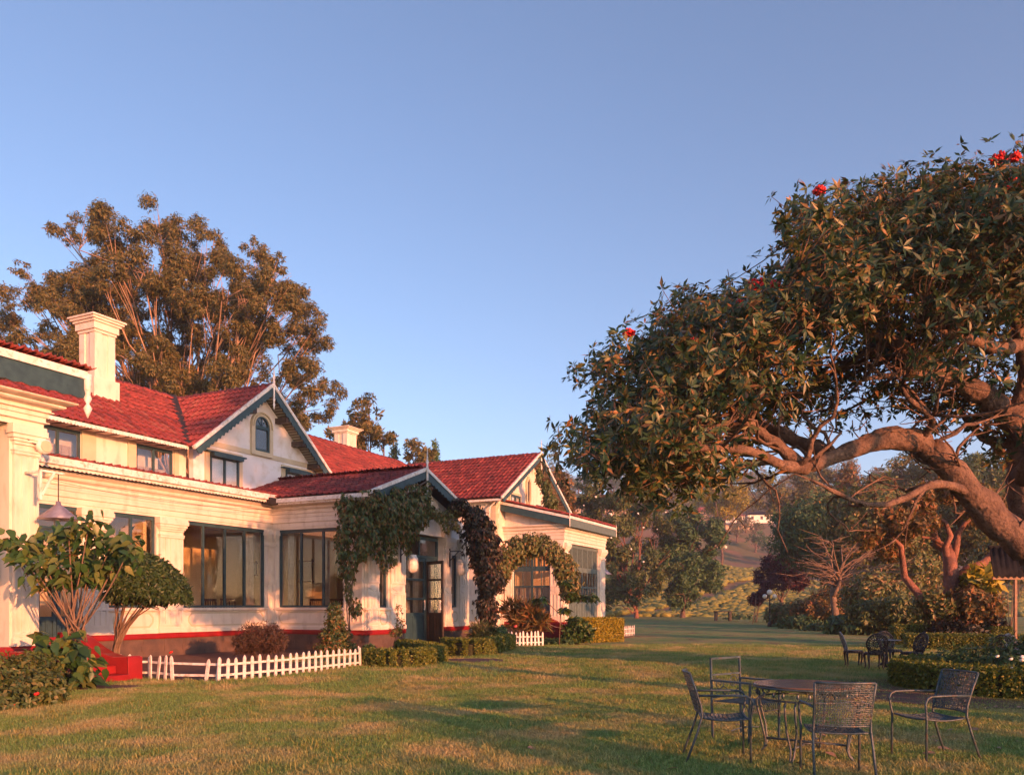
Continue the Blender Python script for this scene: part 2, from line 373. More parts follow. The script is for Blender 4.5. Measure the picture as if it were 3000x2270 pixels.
# ------------------------------------------------------------------ bungalow
CU = math.atan2(AV[1], AV[0])
HOME = thing('bungalow', 'long white colonial bungalow with red tiled roofs and teal windows beside the lawn', 'house', (CO[0], CO[1], 0), CU)
class FB(MB):
    """box builder in a wall's own frame: s along the wall, d out of it, z up"""
    def __init__(s, ax, off): MB.__init__(s, True); s.ax = ax; s.off = off
    def mesh(s, name, smooth=False):
        if s.ax == 'u': s.v = [(a, s.off+d, z) for a, d, z in s.v]
        else: s.v = [(s.off-d, a, z) for a, d, z in s.v]
        return MB.mesh(s, name, smooth)
def wallbox(name, m, boxes, parent=HOME, bevel=0):
    if name in ('plinth', 'window_head', 'upper_wall_trim', 'purlin_end', 'bay_plinth', 'interior_wall'):
        for b in boxes: mb = B(); mb.box(*b); mb.build(name, m, parent)
        return
    mb = B()
    for b in boxes: mb.box(*b)
    return mb.build(name, m, parent, bevel=bevel)
ZP, ZS, ZW, ZT = .72, 1.47, 4.2, 5.0       # plinth top, sill, window head, entablature top
# plinth
wallbox('plinth', 'plinth', [(-11.4, -.02, -.30, -.02, -.1, ZP-.16), (-.02, .25, -.3, 3.98, -.1, ZP-.16), (.25, 2.40, 3.7, 3.98, -.1, ZP-.16), (5.1, 7.2, 3.7, 3.98, -.1, ZP-.16), (-12.4, -11.42, 3.5, 3.98, -.1, ZP-.16)])
pl = B(); pl.sweep([(-.2, ZP-.16), (.035, ZP-.16), (.05, ZP-.12), (.05, ZP-.02), (.03, ZP), (-.2, ZP)], [(2.4, 4), (0, 4), (0, 0), (-11.4, 0)])
pl.sweep([(-.2, ZP-.16), (.035, ZP-.16), (.05, ZP-.12), (.05, ZP-.02), (.03, ZP), (-.2, ZP)], [(7.2, 4), (5.1, 4)])
pl.sweep([(-.2, ZP-.16), (.035, ZP-.16), (.05, ZP-.12), (.05, ZP-.02), (.03, ZP), (-.2, ZP)], [(-11.4, 4), (-14, 4)])
pl.build('plinth_band', 'red', HOME)
# separate blocks of the plinth, proud of the joints
def blocks(ax, off, s0, s1, rows=((.0, .18), (.19, .36), (.37, .555))):
    for r_, (z0, z1) in enumerate(rows):
        s = s0+(.35 if r_ % 2 else 0)
        a = s0
        while a < s1-.05:
            b = min(s1, a+rnd.uniform(.6, .85) if a > s0 or r_ % 2 == 0 else a+.4)
            f = FB(ax, off); f.box(a+.006, b-.006, 0, rnd.uniform(.006, .014), z0, z1); f.build('plinth_block', 'plinth', HOME); a = b
blocks('u', -.02, -10.8, -.04); blocks('v', -.02, .02, 3.96); blocks('u', 3.98, 0, 2.38); blocks('u', 3.98, 5.12, 7.15)
# walls
W_ = .25
wallbox('wall', 'white', [
    (-7.56, 0, -W_, 0, ZP-.16, ZS),
    (-11.4, -8.75, -W_, 0, 0, ZW), (-7.56, -6.6, -W_, 0, ZS, ZW), (-4.98, -3.96, -W_, 0, ZS, ZW), (-.33, 0, -W_, 0, ZS, ZW), (-11.4, 0, -W_, 0, ZW, ZT+.1),
    (0, W_, -W_, 4-W_, ZP-.16, ZS), (0, W_, -W_, .27, ZS, ZW), (0, W_, 3.12, 4-W_, ZS, ZW), (0, W_, -W_, 4-W_, ZW, ZT+.1),
    # porch front
    (0, .80, 4-W_, 4, ZP-.16, ZW), (.80, 1.33, 4-W_, 4, ZP-.16, ZS), (1.33, 2.41, 4-W_, 4, ZP-.16, ZW), (5.1, 5.7, 4-W_, 4, ZP-.16, ZW), (5.7, 6.25, 4-W_, 4, ZP-.16, ZS), (6.25, 7.2, 4-W_, 4, ZP-.16, ZW),
    (6.95, 7.2, -3, 4-W_, 0, ZW+.6)])
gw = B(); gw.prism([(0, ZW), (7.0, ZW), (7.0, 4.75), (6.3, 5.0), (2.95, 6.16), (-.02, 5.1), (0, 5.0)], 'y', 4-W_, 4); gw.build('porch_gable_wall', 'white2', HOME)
# interior: back wall, cross walls, floor, ceiling
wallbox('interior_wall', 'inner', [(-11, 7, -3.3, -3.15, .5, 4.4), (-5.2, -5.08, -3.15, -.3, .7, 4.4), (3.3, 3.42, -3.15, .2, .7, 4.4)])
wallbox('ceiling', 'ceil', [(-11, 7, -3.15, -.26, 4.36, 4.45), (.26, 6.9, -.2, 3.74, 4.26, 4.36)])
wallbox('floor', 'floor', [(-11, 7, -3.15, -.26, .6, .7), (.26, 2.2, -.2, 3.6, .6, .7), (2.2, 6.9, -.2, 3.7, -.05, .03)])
# mouldings
EP = [(-.1, 4.28), (.03, 4.28), (.03, 4.42), (.07, 4.44), (.07, 4.47), (.045, 4.48), (.045, 4.60), (.065, 4.61), (.065, 4.72), (.10, 4.74), (.10, 4.77), (.08, 4.78), (.08, 4.85), (.16, 4.89), (.18, 4.93), (.18, 4.965), (.14, 4.97), (.24, 5.03), (.26, 5.06), (.26, 5.09), (-.1, 5.09)]
e = B(); e.sweep(EP, [(0.9, 4), (0, 4), (0, 0), (-11.4, 0)]); e.build('entablature', 'white', HOME)
e = B(); e.sweep([(-.05, ZS-.10), (.05, ZS-.10), (.085, ZS-.06), (.085, ZS-.01), (.05, ZS+.01), (-.05, ZS+.01)], [(2.36, 4), (0, 4), (0, 0), (-7.55, 0)])
e.sweep([(-.05, ZP), (.035, ZP), (.035, ZP+.10), (.02, ZP+.12), (-.05, ZP+.12)], [(2.40, 4), (0, 4), (0, 0), (-7.55, 0)])
e.sweep([(-.05, ZP), (.035, ZP), (.035, ZP+.10), (.02, ZP+.12), (-.05, ZP+.12)], [(7.2, 4), (5.1, 4)]); e.build('sill_moulding', 'white', HOME)
def octa(name, ax, off, s0, s1, z0, z1, m='cream', w=.045, c=.13, d=.012):
    f = FB(ax, off); P = [(s0+c, z0), (s1-c, z0), (s1, z0+c), (s1, z1-c), (s1-c, z1), (s0+c, z1), (s0, z1-c), (s0, z0+c)]
    for i in range(8):
        a, b = P[i], P[(i+1) % 8]; f.bar((a[0], d/2, a[1]), (b[0], d/2, b[1]), w, d+.002*(i % 2), up=(0, 1, 0))
    f.build(name, m, HOME)
octa('dado_panel', 'u', 0, -6.45, -5.1, .92, 1.32); octa('dado_panel', 'u', 0, -3.75, -.45, .92, 1.32); octa('dado_panel', 'v', 0, .35, 2.95, .92, 1.32)
octa('dado_panel', 'u', 4, .86, 1.28, .92, 1.3, c=.1); octa('dado_panel', 'u', 4, 5.75, 6.2, .92, 1.3, c=.1)
def pillar(ax, off, s0, s1, z0=ZP, z1=ZW, flutes=4, d=.06, low=True, cap=True):
    """pilaster: base, fluted lower shaft, lozenge band, fluted upper shaft, stepped capital"""
    f = FB(ax, off); w = s1-s0; zb = z0+(z1-z0)*.36 if low else z0+.2
    f.box(s0-.03, s1+.03, -.02, d+.035, z0+.005, z0+.14); f.box(s0-.012, s1+.012, -.02, d+.015, z0+.14, z0+.19)
    f.box(s0, s1, -.02, d, z0+.19, z1-.02)
    zs = [(z0+.28, zb-.06), (zb+.42, z1-.62)] if low else [(z0+.3, z1-.62)]
    fw = w/(flutes*1.7+.7)
    for a, b in zs:
        for i in range(flutes+1):
            c = s0+.035+(w-.07)*i/flutes; f.box(c-fw*.32, c+fw*.32, d, d+.022, a, b)
        f.box(s0, s1, d, d+.022, b, b+.06); f.box(s0, s1, d, d+.022, a-.06, a)
    if low:
        f.box(s0-.012, s1+.012, d, d+.03, zb, zb+.03); f.box(s0-.012, s1+.012, d, d+.03, zb+.33, zb+.36)
        cx = (s0+s1)/2; f.prism([(cx-w*.46, zb+.18), (cx, zb+.04), (cx+w*.46, zb+.18), (cx, zb+.32)], 'y', d, d+.024)
    if cap:
        for k, (e_, a, b) in enumerate([(.02, -.60, -.54), (.035, -.54, -.50), (.015, -.40, -.34), (.05, -.34, -.28), (.085, -.28, -.20), (.12, -.20, -.08), (.10, -.08, .0)]):
            f.box(s0-e_, s1+e_, -.02, d+e_+.03, z1+a, z1+b)
    return f.build('pillar', 'white', HOME, bevel=.006)
pillar('u', 0, -7.48, -6.68, flutes=4); pillar('u', 0, -4.90, -4.04, flutes=4); pillar('u', 0, -.30, -.062, flutes=1); pillar('v', 0, .062, .24, flutes=1)
pillar('v', 0, 3.16, 3.93, flutes=4); pillar('u', 4, .07, .72, flutes=3); pillar('u', 4, 1.42, 2.33, flutes=4)
pillar('u', 4, 5.14, 5.64, flutes=3); pillar('u', 4, 6.32, 6.92, flutes=3)
# openings
def window(ax, off, s0, s1, z0, z1, mull, rails=(), fw=.07, inset=-.12, label=None, parent=HOME, m='teal', mw=.075):
    f = FB(ax, off+inset if ax == 'u' else off-inset)
    f.box(s0, s1, -.03, .05, z0, z0+fw); f.box(s0, s1, -.03, .05, z1-fw*1.6, z1)
    f.box(s0, s0+fw, -.03, .048, z0+fw, z1-fw*1.6); f.box(s1-fw, s1, -.03, .048, z0+fw, z1-fw*1.6)
    for s in mull: f.box(s-mw/2, s+mw/2, -.025, .046, z0+fw, z1-fw*1.6)
    ms = [s0+fw]+sum([[s-mw/2, s+mw/2] for s in mull], [])+[s1-fw]
    for z in rails:
        for i in range(0, len(ms), 2): f.box(ms[i], ms[i+1], -.02, .04, z-.025, z+.025)
    w = f.build('window', m, parent)
    zz = [z0+fw]+[q for z in rails for q in (z-.025, z+.025)]+[z1-fw*1.6]
    for i in range(0, len(ms), 2):
        for j in range(0, len(zz), 2):
            g_ = FB(ax, off+inset if ax == 'u' else off-inset); g_.box(ms[i]-.004, ms[i+1]+.004, .004, .010, zz[j]-.004, zz[j+1]+.004); g_.build('pane', 'glass', w)
    return w
window('u', 0, -3.96, -.33, ZS+.02, ZW, [-3.08, -2.15, -1.25])
window('u', 0, -6.6, -4.98, ZS+.02, ZW, [-5.80])
window('v', 0, .27, 3.12, ZS+.02, ZW, [1.22, 2.18], m='teal')
window('u', 4, .80, 1.33, ZS+.02, 3.55, [])
window('u', 4, 5.7, 6.25, ZS+.02, 3.55, [])
wallbox('window_head', 'white', [(.80, 1.33, 4-W_, 3.99, 3.55, ZW), (5.7, 6.25, 4-W_, 3.99, 3.55, ZW)])
# curtains inside the big windows
def curtain(ax, off, s0, s1, z0, z1, m='curtain'):
    f = FB(ax, off); n = max(8, int((s1-s0)*40)); P = []
    for i in range(n+1):
        s = s0+(s1-s0)*i/n; P.append((s, .022*math.sin(i*1.9)+.01*math.sin(i*.7)))
    f.prism(P+[(a, b-.008) for a, b in P[::-1]], 'z', z0, z1); return f.build('curtain', m, HOME)
curtain('u', -.42, -.85, -.45, ZS-.1, 4.1); curtain('v', .42, .35, .62, ZS-.1, 4.1); curtain('v', 1.0, 1.4, 1.75, ZS-.5, 4.1)
curtain('u', 3.55, 2.7, 3.4, .3, 3.2); curtain('u', 3.5, 3.7, 4.1, .3, 3.2)
# side door of the main wall (behind the big shrub)
def door(name, ax, off, s0, s1, z0, z1, rails, panel_z, inset=-.06, m='teal', label=None, split=None, handle=None):
    o = off+inset if ax == 'u' else off-inset
    f = FB(ax, o); st = .10
    f.box(s0, s0+st, -.025, .03, z0, z1); f.box(s1-st, s1, -.025, .03, z0, z1)
    zz = [z0, z0+.18, panel_z]+list(rails)+[z1]
    f.box(s0+st, s1-st, -.025, .028, z0, z0+.18); f.box(s0+st, s1-st, -.025, .028, panel_z-.06, panel_z+.06); f.box(s0+st, s1-st, -.025, .028, z1-.12, z1)
    for z in rails: f.box(s0+st, s1-st, -.025, .026, z-.035, z+.035)
    f.box(s0+st, s1-st, -.008, .008, z0+.18, panel_z-.06)
    c = (s0+s1)/2
    for a, b in ((s0+st+.05, c-.03), (c+.03, s1-st-.05)): f.box(a, b, .008, .022, z0+.24, panel_z-.12)
    f.box(c-.02, c+.02, .006, .027, z0+.18, panel_z-.06)
    d = f.build(name, m, HOME)
    zs = [panel_z+.06]+sum([[z-.035, z+.035] for z in rails], [])+[z1-.12]
    for j in range(0, len(zs), 2):
        g_ = FB(ax, o); g_.box(s0+st-.004, s1-st+.004, -.004, .003, zs[j]-.004, zs[j+1]+.004); g_.build('pane', 'glass', d)
    if handle is not None:
        h = FB(ax, o); h.tube([(handle, .06, z0+1.35), (handle, .07, z0+1.5), (handle, .06, z0+1.72)], .018, 6); h.box(handle-.02, handle+.02, .027, .06, z0+1.37, z0+1.41); h.box(handle-.02, handle+.02, .027, .06, z0+1.66, z0+1.70); h.build('door_handle', 'fl_pink' if False else 'trimwhite', d)
    return d
door('side_door', 'u', 0, -8.72, -8.16, .03, 3.55, [2.1, 2.85], 1.2); door('side_door', 'u', 0, -8.14, -7.60, .03, 3.55, [2.1, 2.85], 1.2)
window('u', 0, -8.75, -7.56, 3.56, ZW, [-8.15], inset=-.07)
# porch doors: closed leaf, transom and the leaf standing open
DV = 3.72
f = FB('u', DV); f.box(2.41, 2.49, -.04, .05, .03, 4.15); f.box(5.02, 5.10, -.04, .05, .03, 4.15); f.box(2.49, 5.02, -.04, .05, 4.03, 4.15); f.box(2.49, 5.02, -.04, .05, 3.34, 3.44)
f.box(4.20, 4.30, -.04, .045, .03, 3.34); fr = f.build('door_frame', 'teal', HOME)
for a, b in ((2.49, 3.75), (3.81, 5.02)):
    g_ = FB('u', DV); g_.box(a, b, 0, .006, 3.44, 4.03); g_.build('pane', 'glass', fr)
f = FB('u', DV); f.box(3.75, 3.81, -.03, .03, 3.44, 4.03); f.build('transom_bar', 'teal', fr)
door('porch_door', 'u', DV, 2.50, 4.18, .03, 3.33, [1.80, 2.52], 1.22, inset=0, handle=4.10)
door('porch_door', 'u', DV, 4.31, 5.01, .03, 3.33, [1.80, 2.52], 1.22, inset=0)
dl = door('open_porch_door', 'u', 0, 0, 1.0, .03, 3.22, [1.80, 2.52], 1.22, inset=0, m='darkwood', handle=.90)
dl.location = (4.24, -(DV+.08), 0); dl.rotation_euler = (0, 0, -R(112)); dl['label'] = 'open leaf swung outward with dark brown inner face'
# tympanum and arches
def arch(off, uc, hw, z0, hh, w=.16, d=.09, n=22, m='white', name='arch_moulding', cl='u'):
    for k, (o0, o1, dd) in enumerate([(0, w*.35, d*1.0), (w*.35+.012, w*.7, d*.7), (w*.7+.012, w, d*1.15)]):
        f = FB(cl, off); P = []
        for i in range(n+1):
            t = math.pi*i/n; P.append((uc-math.cos(t)*(hw+o0), z0+math.sin(t)**.85*(hh+o0)))
        Q = [(uc-math.cos(math.pi*i/n)*(hw+o1), z0+math.sin(math.pi*i/n)**.85*(hh+o1)) for i in range(n+1)]
        for i in range(n):
            a, b, c, e_ = P[i], P[i+1], Q[i+1], Q[i]
            f.add([(a[0], -.02, a[1]), (b[0], -.02, b[1]), (c[0], -.02, c[1]), (e_[0], -.02, e_[1]), (a[0], dd, a[1]), (b[0], dd, b[1]), (c[0], dd, c[1]), (e_[0], dd, e_[1])],
                  [(0, 1, 2, 3), (7, 6, 5, 4), (0, 4, 5, 1), (1, 5, 6, 2), (2, 6, 7, 3), (3, 7, 4, 0)])
        f.build(name, m, HOME)
arch(4, 3.75, 1.22, 4.22, .72); arch(4, 5.98, .40, 4.22, .45, .12); arch(4, 1.06, .40, 4.22, .45, .12)
arch(3.99, 1.06, .24, 3.5, .3, .08, .05); arch(3.99, 5.98, .24, 3.5, .3, .08, .05)

# upper storey wall
UV0 = -2.5
wallbox('upper_wall', 'white', [(-11.5, -7.0, UV0-.2, UV0, 5.2, 7.0), (-7.0, -5.62, UV0-.2, UV0, 5.2, 5.98), (-5.62, -3.62, UV0-.2, UV0, 5.2, 7.0), (-3.62, -2.12, UV0-.2, UV0, 5.2, 5.56), (-2.12, -1.55, UV0-.2, UV0, 5.2, 7.0), (-7.0, -5.62, UV0-.2, UV0, 6.86, 7.0), (-3.62, -2.12, UV0-.2, UV0, 6.86, 7.0),
                                (-7.0, -2.1, UV0-.9, UV0-.75, 5.2, 7.0)])
wallbox('upper_wall_trim', 'cream', [(-5.60, -5.12, UV0+.001, UV0+.05, 5.4, 6.93), (-3.95, -3.64, UV0+.001, UV0+.05, 5.4, 6.93), (-2.10, -1.9, UV0+.001, UV0+.05, 5.4, 6.93)])
window('u', UV0, -7.0, -5.62, 5.98, 6.86, [-6.35], inset=-.06); window('u', UV0, -3.62, -2.12, 5.56, 6.86, [-2.9], inset=-.06)
curtain('u', UV0-.3, -7.0, -5.7, 5.9, 6.4); curtain('u', UV0-.3, -3.5, -2.2, 5.6, 6.2)
# gable over the middle (wall plane at v=-2.2, verge at -1.6)
GV = -2.15
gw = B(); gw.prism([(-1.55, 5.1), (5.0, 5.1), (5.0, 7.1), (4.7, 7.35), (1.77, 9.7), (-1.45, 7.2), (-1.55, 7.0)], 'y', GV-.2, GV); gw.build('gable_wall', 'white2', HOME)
def rectframe(ax, off, s0, s1, z0, z1, w, d, m='cream', name='window_surround'):
    f = FB(ax, off); f.box(s0-w, s1+w, .001, d, z1, z1+w); f.box(s0-w, s1+w, .001, d, z0-w, z0); f.box(s0-w, s0, .001, d-.003, z0, z1); f.box(s1, s1+w, .001, d-.003, z0, z1); f.build(name, m, HOME)
f = FB('u', GV); f.box(-1.5, 4.9, .001, .03, 7.25, 7.43); f.build('gable_band', 'cream', HOME)
rectframe('u', GV, -.85, .55, 5.75, 6.95, .2, .06); rectframe('u', GV, 3.1, 4.5, 5.75, 6.95, .2, .06)
for a in (-.85, 3.1):
    window('u', GV, a, a+1.4, 5.75, 6.95, [a+.7], inset=.045); f = FB('u', GV); f.box(a-.25, a+1.65, .03, .22, 7.0, 7.05); f.box(a-.02, a+1.42, .08, .30, 6.86, 6.98); f.build('window_hood', 'teal', HOME)
# arched window
f = FB('u', GV); s0, s1, zb_, zt_ = 1.35, 2.15, 7.45, 8.35
f.box(s0, s1, .02, .09, zb_, zb_+.09); f.box(s0, s0+.07, .02, .088, zb_+.09, zt_); f.box(s1-.07, s1, .02, .088, zb_+.09, zt_); f.box(s0, s1, .02, .10, zt_-.05, zt_+.07)
for i in range(12):
    t0, t1 = math.pi*i/12, math.pi*(i+1)/12; c = (s0+s1)/2
    f.bar((c-math.cos(t0)*.365, .055, zt_+.05+math.sin(t0)*.37), (c-math.cos(t1)*.365, .055, zt_+.05+math.sin(t1)*.37), .07, .07, up=(0, 1, 0))
for t in (50, 90, 130): f.bar((1.75, .05, zt_+.06), (1.75-math.cos(R(t))*.36, .05, zt_+.06+math.sin(R(t))*.36), .02, .02, up=(0, 1, 0))
aw = f.build('window', 'teal', HOME)
g_ = FB('u', GV); g_.prism([(s0+.05, zb_+.07), (s1-.05, zb_+.07), (s1-.05, zt_)]+[(1.75+math.cos(math.pi*i/12)*.35, zt_+.05+math.sin(math.pi*i/12)*.35) for i in range(13)]+[(s0+.05, zt_)], 'y', .035, .042); g_.build('pane', 'glass', aw)
g_ = FB('u', GV); g_.prism([(s0+.03, zb_+.05), (s1-.03, zb_+.05), (s1-.03, zt_+.1), (1.75, zt_+.42), (s0+.03, zt_+.1)], 'y', .002, .012); g_.build('dark_interior', 'far_dark', aw)
f = FB('u', GV); f.box(s0-.17, s0-.0, .001, .12, zb_-.17, zt_); f.box(s1, s1+.17, .001, .12, zb_-.17, zt_); f.box(s0, s1, .001, .118, zb_-.17, zb_)
f.build('window_surround', 'cream', HOME); arch(GV, 1.75, .40, zt_, .44, .17, .12, 14, 'cream', 'window_surround')

# ------------------------------------------------------------------ roofs of separate tiles
TW, TE = .26, .44       # cover width, exposure
def tile_mesh(name='roof_tile'):
    L = .50; xs = [0, .03, .055, .10, .13, .155, .20, .245, .27]; zs = [.035, .085, .035, .008, .055, .008, .008, .04, .06]
    V = []; k = len(xs)
    for (y, dz) in ((0, .055), (L, 0)):
        for x, z in zip(xs, zs): V.append((x, y, z*.9+dz))
    for (y, dz) in ((0, .055), (L, 0)):
        for x, z in zip(xs, zs): V.append((x, y, z*.9+dz-.022))
    F = [(i, i+1, k+i+1, k+i) for i in range(k-1)]+[(2*k+i+1, 2*k+i, 3*k+i, 3*k+i+1) for i in range(k-1)]+[(i+1, i, 2*k+i, 2*k+i+1) for i in range(k-1)]
    F += [(0, k, 3*k, 2*k), (k-1, 3*k-1, 4*k-1, 2*k-1)]
    me = bpy.data.meshes.new(name); me.from_pydata(V, [], F); me.materials.append(M['tile']); a_ = me.attributes.new('rnd', 'FLOAT', 'FACE'); a_.data.foreach_set('value', [rnd.random()]*len(F)); return me, np.array(V), F
TMS = [tile_mesh() for _ in range(10)]; TME, TV, TF = TMS[0]
BAG = []          # (matrix 4x4) of tiles left to join
NT = [0]
def tiles(o, ex, ey, W, Ls, clip=None, single=0, parent=None, slab=True):
    """o: lower-left corner (u,v,z); ex along the eave, ey up the slope (unit, in u,v,z)"""
    o = np.array(o, float); ex = np.array(ex, float); ex /= np.linalg.norm(ex); ey = np.array(ey, float); ey /= np.linalg.norm(ey)
    ez = np.cross(ex, ey)
    if ez[2] < 0: ez = -ez
    nc = int(math.ceil(Ls/TE)); nr = int(math.ceil(W/TW)); left = single
    for j in range(nc):
        for i in range(nr):
            x = i*TW; y = j*TE
            if x > W-.02 or y > Ls-.08: continue
            if clip and not clip(x+TW/2, y+TE/2): continue
            jit = rng.normal(size=4)*np.array([.007, .013, .006, .010])
            p = o+ex*(x+jit[0])+ey*(y+jit[1]+(-.03 if rng.random() < .02 else 0))+ez*(jit[2]+.01)
            ey2 = ey+ez*jit[3]+ex*rng.normal()*.006; ey2 /= np.linalg.norm(ey2); ez2 = np.cross(ex, ey2); ez2 *= np.sign(ez2[2])
            Mx = np.eye(4)
            for c, a in enumerate((ex, ey2, ez2)): Mx[:3, c] = (a[0], -a[1], a[2])
            Mx[:3, 3] = (p[0], -p[1], p[2])
            if left > 0 and NT[0] < 300:
                left -= 1; NT[0] += 1
                t = link('roof_tile', TMS[int(rng.integers(0, 10))][0], None, parent); t.matrix_local = Matrix(Mx.tolist())
            else: BAG.append(Mx)
def roofslab(parent, pts, th=.05):
    """thin board deck under the tiles: pts (u,v,z) polygon"""
    mb = B(); k = len(pts); mb.add(list(pts)+[(a, b, c-th) for a, b, c in pts], [tuple(range(k)), tuple(range(2*k-1, k-1, -1))]+[(i, (i+1) % k, k+(i+1) % k, k+i) for i in range(k)])
    return mb
def ridge(parent, a, b, r=.11, seg=.42):
    a = np.array(a, float); b = np.array(b, float); L = np.linalg.norm(b-a); n = int(L/seg)
    for i in range(n):
        p = a+(b-a)*i/n; q = a+(b-a)*(i+1.12)/n; mb = B(); d = (q-p)/np.linalg.norm(q-p); side = np.cross(d, [0, 0, 1]); side /= np.linalg.norm(side)
        vs = []
        for P_, rr, dz in ((p, r*1.12, .02), (q, r*.92, -.005)):
            for t in range(7):
                an = math.pi*t/6; vs.append(P_+side*math.cos(an)*rr*1.15+np.array([0, 0, math.sin(an)*rr+dz-.04]))
        for P_, rr, dz in ((p, r*.95, .0), (q, r*.76, -.02)):
            for t in range(7):
                an = math.pi*t/6; vs.append(P_+side*math.cos(an)*rr*1.15+np.array([0, 0, math.sin(an)*rr+dz-.05]))
        fs = [(t, t+1, 8+t, 7+t) for t in range(6)]+[(14+t+1, 14+t, 21+t, 22+t) for t in range(6)]+[(t+1, t, 14+t, 15+t) for t in range(6)]+[(7+t, 8+t, 22+t, 21+t) for t in range(6)]+[(0, 7, 21, 14), (6, 20, 27, 13)]
        mb.add(vs, fs); mb.build('ridge_tile', 'tile', parent)
def bargeboard(apex, foot, v, w=.34, m='teal', cap=.10, scal=.22, th=.05, lower=None, pend=True, parent=HOME, ax='u'):
    """scalloped board + white capping strip from foot to apex in plane v; apex/foot=(u,z)"""
    a = np.array(foot, float); b = np.array(apex, float); L = np.linalg.norm(b-a); d = (b-a)/L; n_ = np.array([d[1], -d[0]])
    if n_[1] > 0: n_ = -n_
    k = max(4, int(L/scal)); P = [a, b]
    for i in range(k, 0, -1):
        for t in (0, .25, .5, .75):
            s = (i-t)/k*L; P.append(a+d*s+n_*(w-.06*abs(math.cos(math.pi*t))-.02))
    P.append(a+n_*(w-.1))
    mb = FB('u', v); mb.prism([tuple(p) for p in P], 'y', -th/2, th/2); mb.build('bargeboard', m, parent)
    mb = FB('u', v); q = [a-n_*cap*.8-d*.08, b-n_*cap*.8, b+n_*cap*.35, a+n_*cap*.35-d*.08]; mb.prism([tuple(p) for p in q], 'y', -th/2-.01, th/2+.03); mb.build('verge_board', 'trimwhite', parent)
def finial(u, v, z, s=1., parent=HOME):
    mb = B(); mb.lathe([(.045*s, -.95*s), (.02*s, -.9*s), (.05*s, -.78*s), (.02*s, -.68*s), (.055*s, -.58*s), (.03*s, -.5*s), (.04*s, -.45*s), (.045*s, .1*s), (.03*s, .15*s), (.055*s, .28*s), (.03*s, .36*s), (.008*s, .75*s)], (u, v, z), 8); mb.build('finial', 'trimwhite', parent, True)
def scallop_eave(ax, off, s0, s1, z, w=.14, m='trimwhite', scal=.11, th=.02, name='eave_valance', parent=HOME):
    f = FB(ax, off); n = int((s1-s0)/scal); P = [(s0, z), (s1, z)]
    for i in range(n, 0, -1):
        for t in (0, .5): P.append((s0+(s1-s0)*(i-t)/n, z-w+(.035 if t == 0 else 0)))
    P.append((s0, z-w+.035)); f.prism(P, 'y', -th/2, th/2); f.build(name, m, parent)

# main roof, front slope: eave v=-1.9 z=6.97, ridge v=-6.8 z=10.05
ME, MR, ZE, ZR = -1.9, -6.8, 6.97, 10.05
ey = np.array([0, MR-ME, ZR-ZE]); SL = np.linalg.norm(ey)
mr = roofslab(None, [(-13, ME, ZE), (-1.9, ME, ZE), (1.7, MR, ZR), (-13, MR, ZR)]).build('main_roof', 'darkwood', HOME)
def vl(x, y): return True
tiles((-8.6, ME-.0, ZE), (1, 0, 0), ey, 10.4, SL, lambda x, y: (-8.6+x) < -2.0+3.6*y/SL, 170, mr)
ridge(mr, (-8.6, MR, ZR), (1.6, MR, ZR))
# valley between main roof and the gable roof
mb = B(); mb.bar((-2.0, ME+.06, ZE+.07), (1.68, MR+.05, ZR+.07), .26, .05); mb.build('valley_gutter', 'tiledark', mr)
scallop_eave('u', ME+.03, -8.6, -2.0, ZE+.02, .13)
wallbox('eave_soffit', 'trimwhite', [(-8.6, -2.05, UV0, ME, ZE-.06, ZE-.03)])
mb = B()
for i in range(14): mb.bar((-8.4+i*.46, UV0, ZE-.02), (-8.4+i*.46, ME-.05, ZE-.06), .07, .08)
mb.build('rafter_end', 'darkwood', HOME)
# middle gable roof
GA = (1.77, 9.93); GF = (-2.03, 6.93); GG = (5.4, 6.95); VG = -1.6
gr1 = roofslab(None, [(GF[0], VG, GF[1]), (GA[0], VG, GA[1]), (GA[0], -7, GA[1]), (GF[0], -2.2, GF[1])]).build('gable_roof', 'darkwood', HOME)
roofslab(None, [(GG[0], VG, GG[1]), (GA[0], VG, GA[1]), (GA[0], -7, GA[1]), (GG[0], -7, GG[1])]).build('gable_roof', 'ceil', HOME)
eyg = np.array([GA[0]-GF[0], 0, GA[1]-GF[1]]); Lg = np.linalg.norm(eyg)
tiles((GF[0], VG+.02, GF[1]), (0, -1, 0), eyg, 5.3, Lg, lambda x, y: x < .35+5.0*y/Lg, 130, gr1)
ridge(gr1, (GA[0], -6.9, GA[1]+.03), (GA[0], VG, GA[1]+.03))
bargeboard(GA, GF, VG+.04); bargeboard(GA, GG, VG+.045); finial(GA[0], VG+.10, GA[1]+.05)
wallbox('purlin_end', 'darkwood', [(2.55, 2.75, GV, VG+.02, 8.7, 8.9), (3.5, 3.7, GV, VG+.02, 7.95, 8.15), (4.45, 4.65, GV, VG+.02, 7.2, 7.4), (.75, .95, GV, VG+.02, 8.7, 8.9)])
# corrugated soffit
mb = B()
for i in range(36):
    t = i/36; mb.bar((GA[0]+(GG[0]-GA[0])*t, GV-.0, GA[1]-.16+(GG[1]-GA[1])*t), (GA[0]+(GG[0]-GA[0])*t, VG+.0, GA[1]-.16+(GG[1]-GA[1])*t), .05, .03)
mb.build('soffit_board', 'cream', HOME)
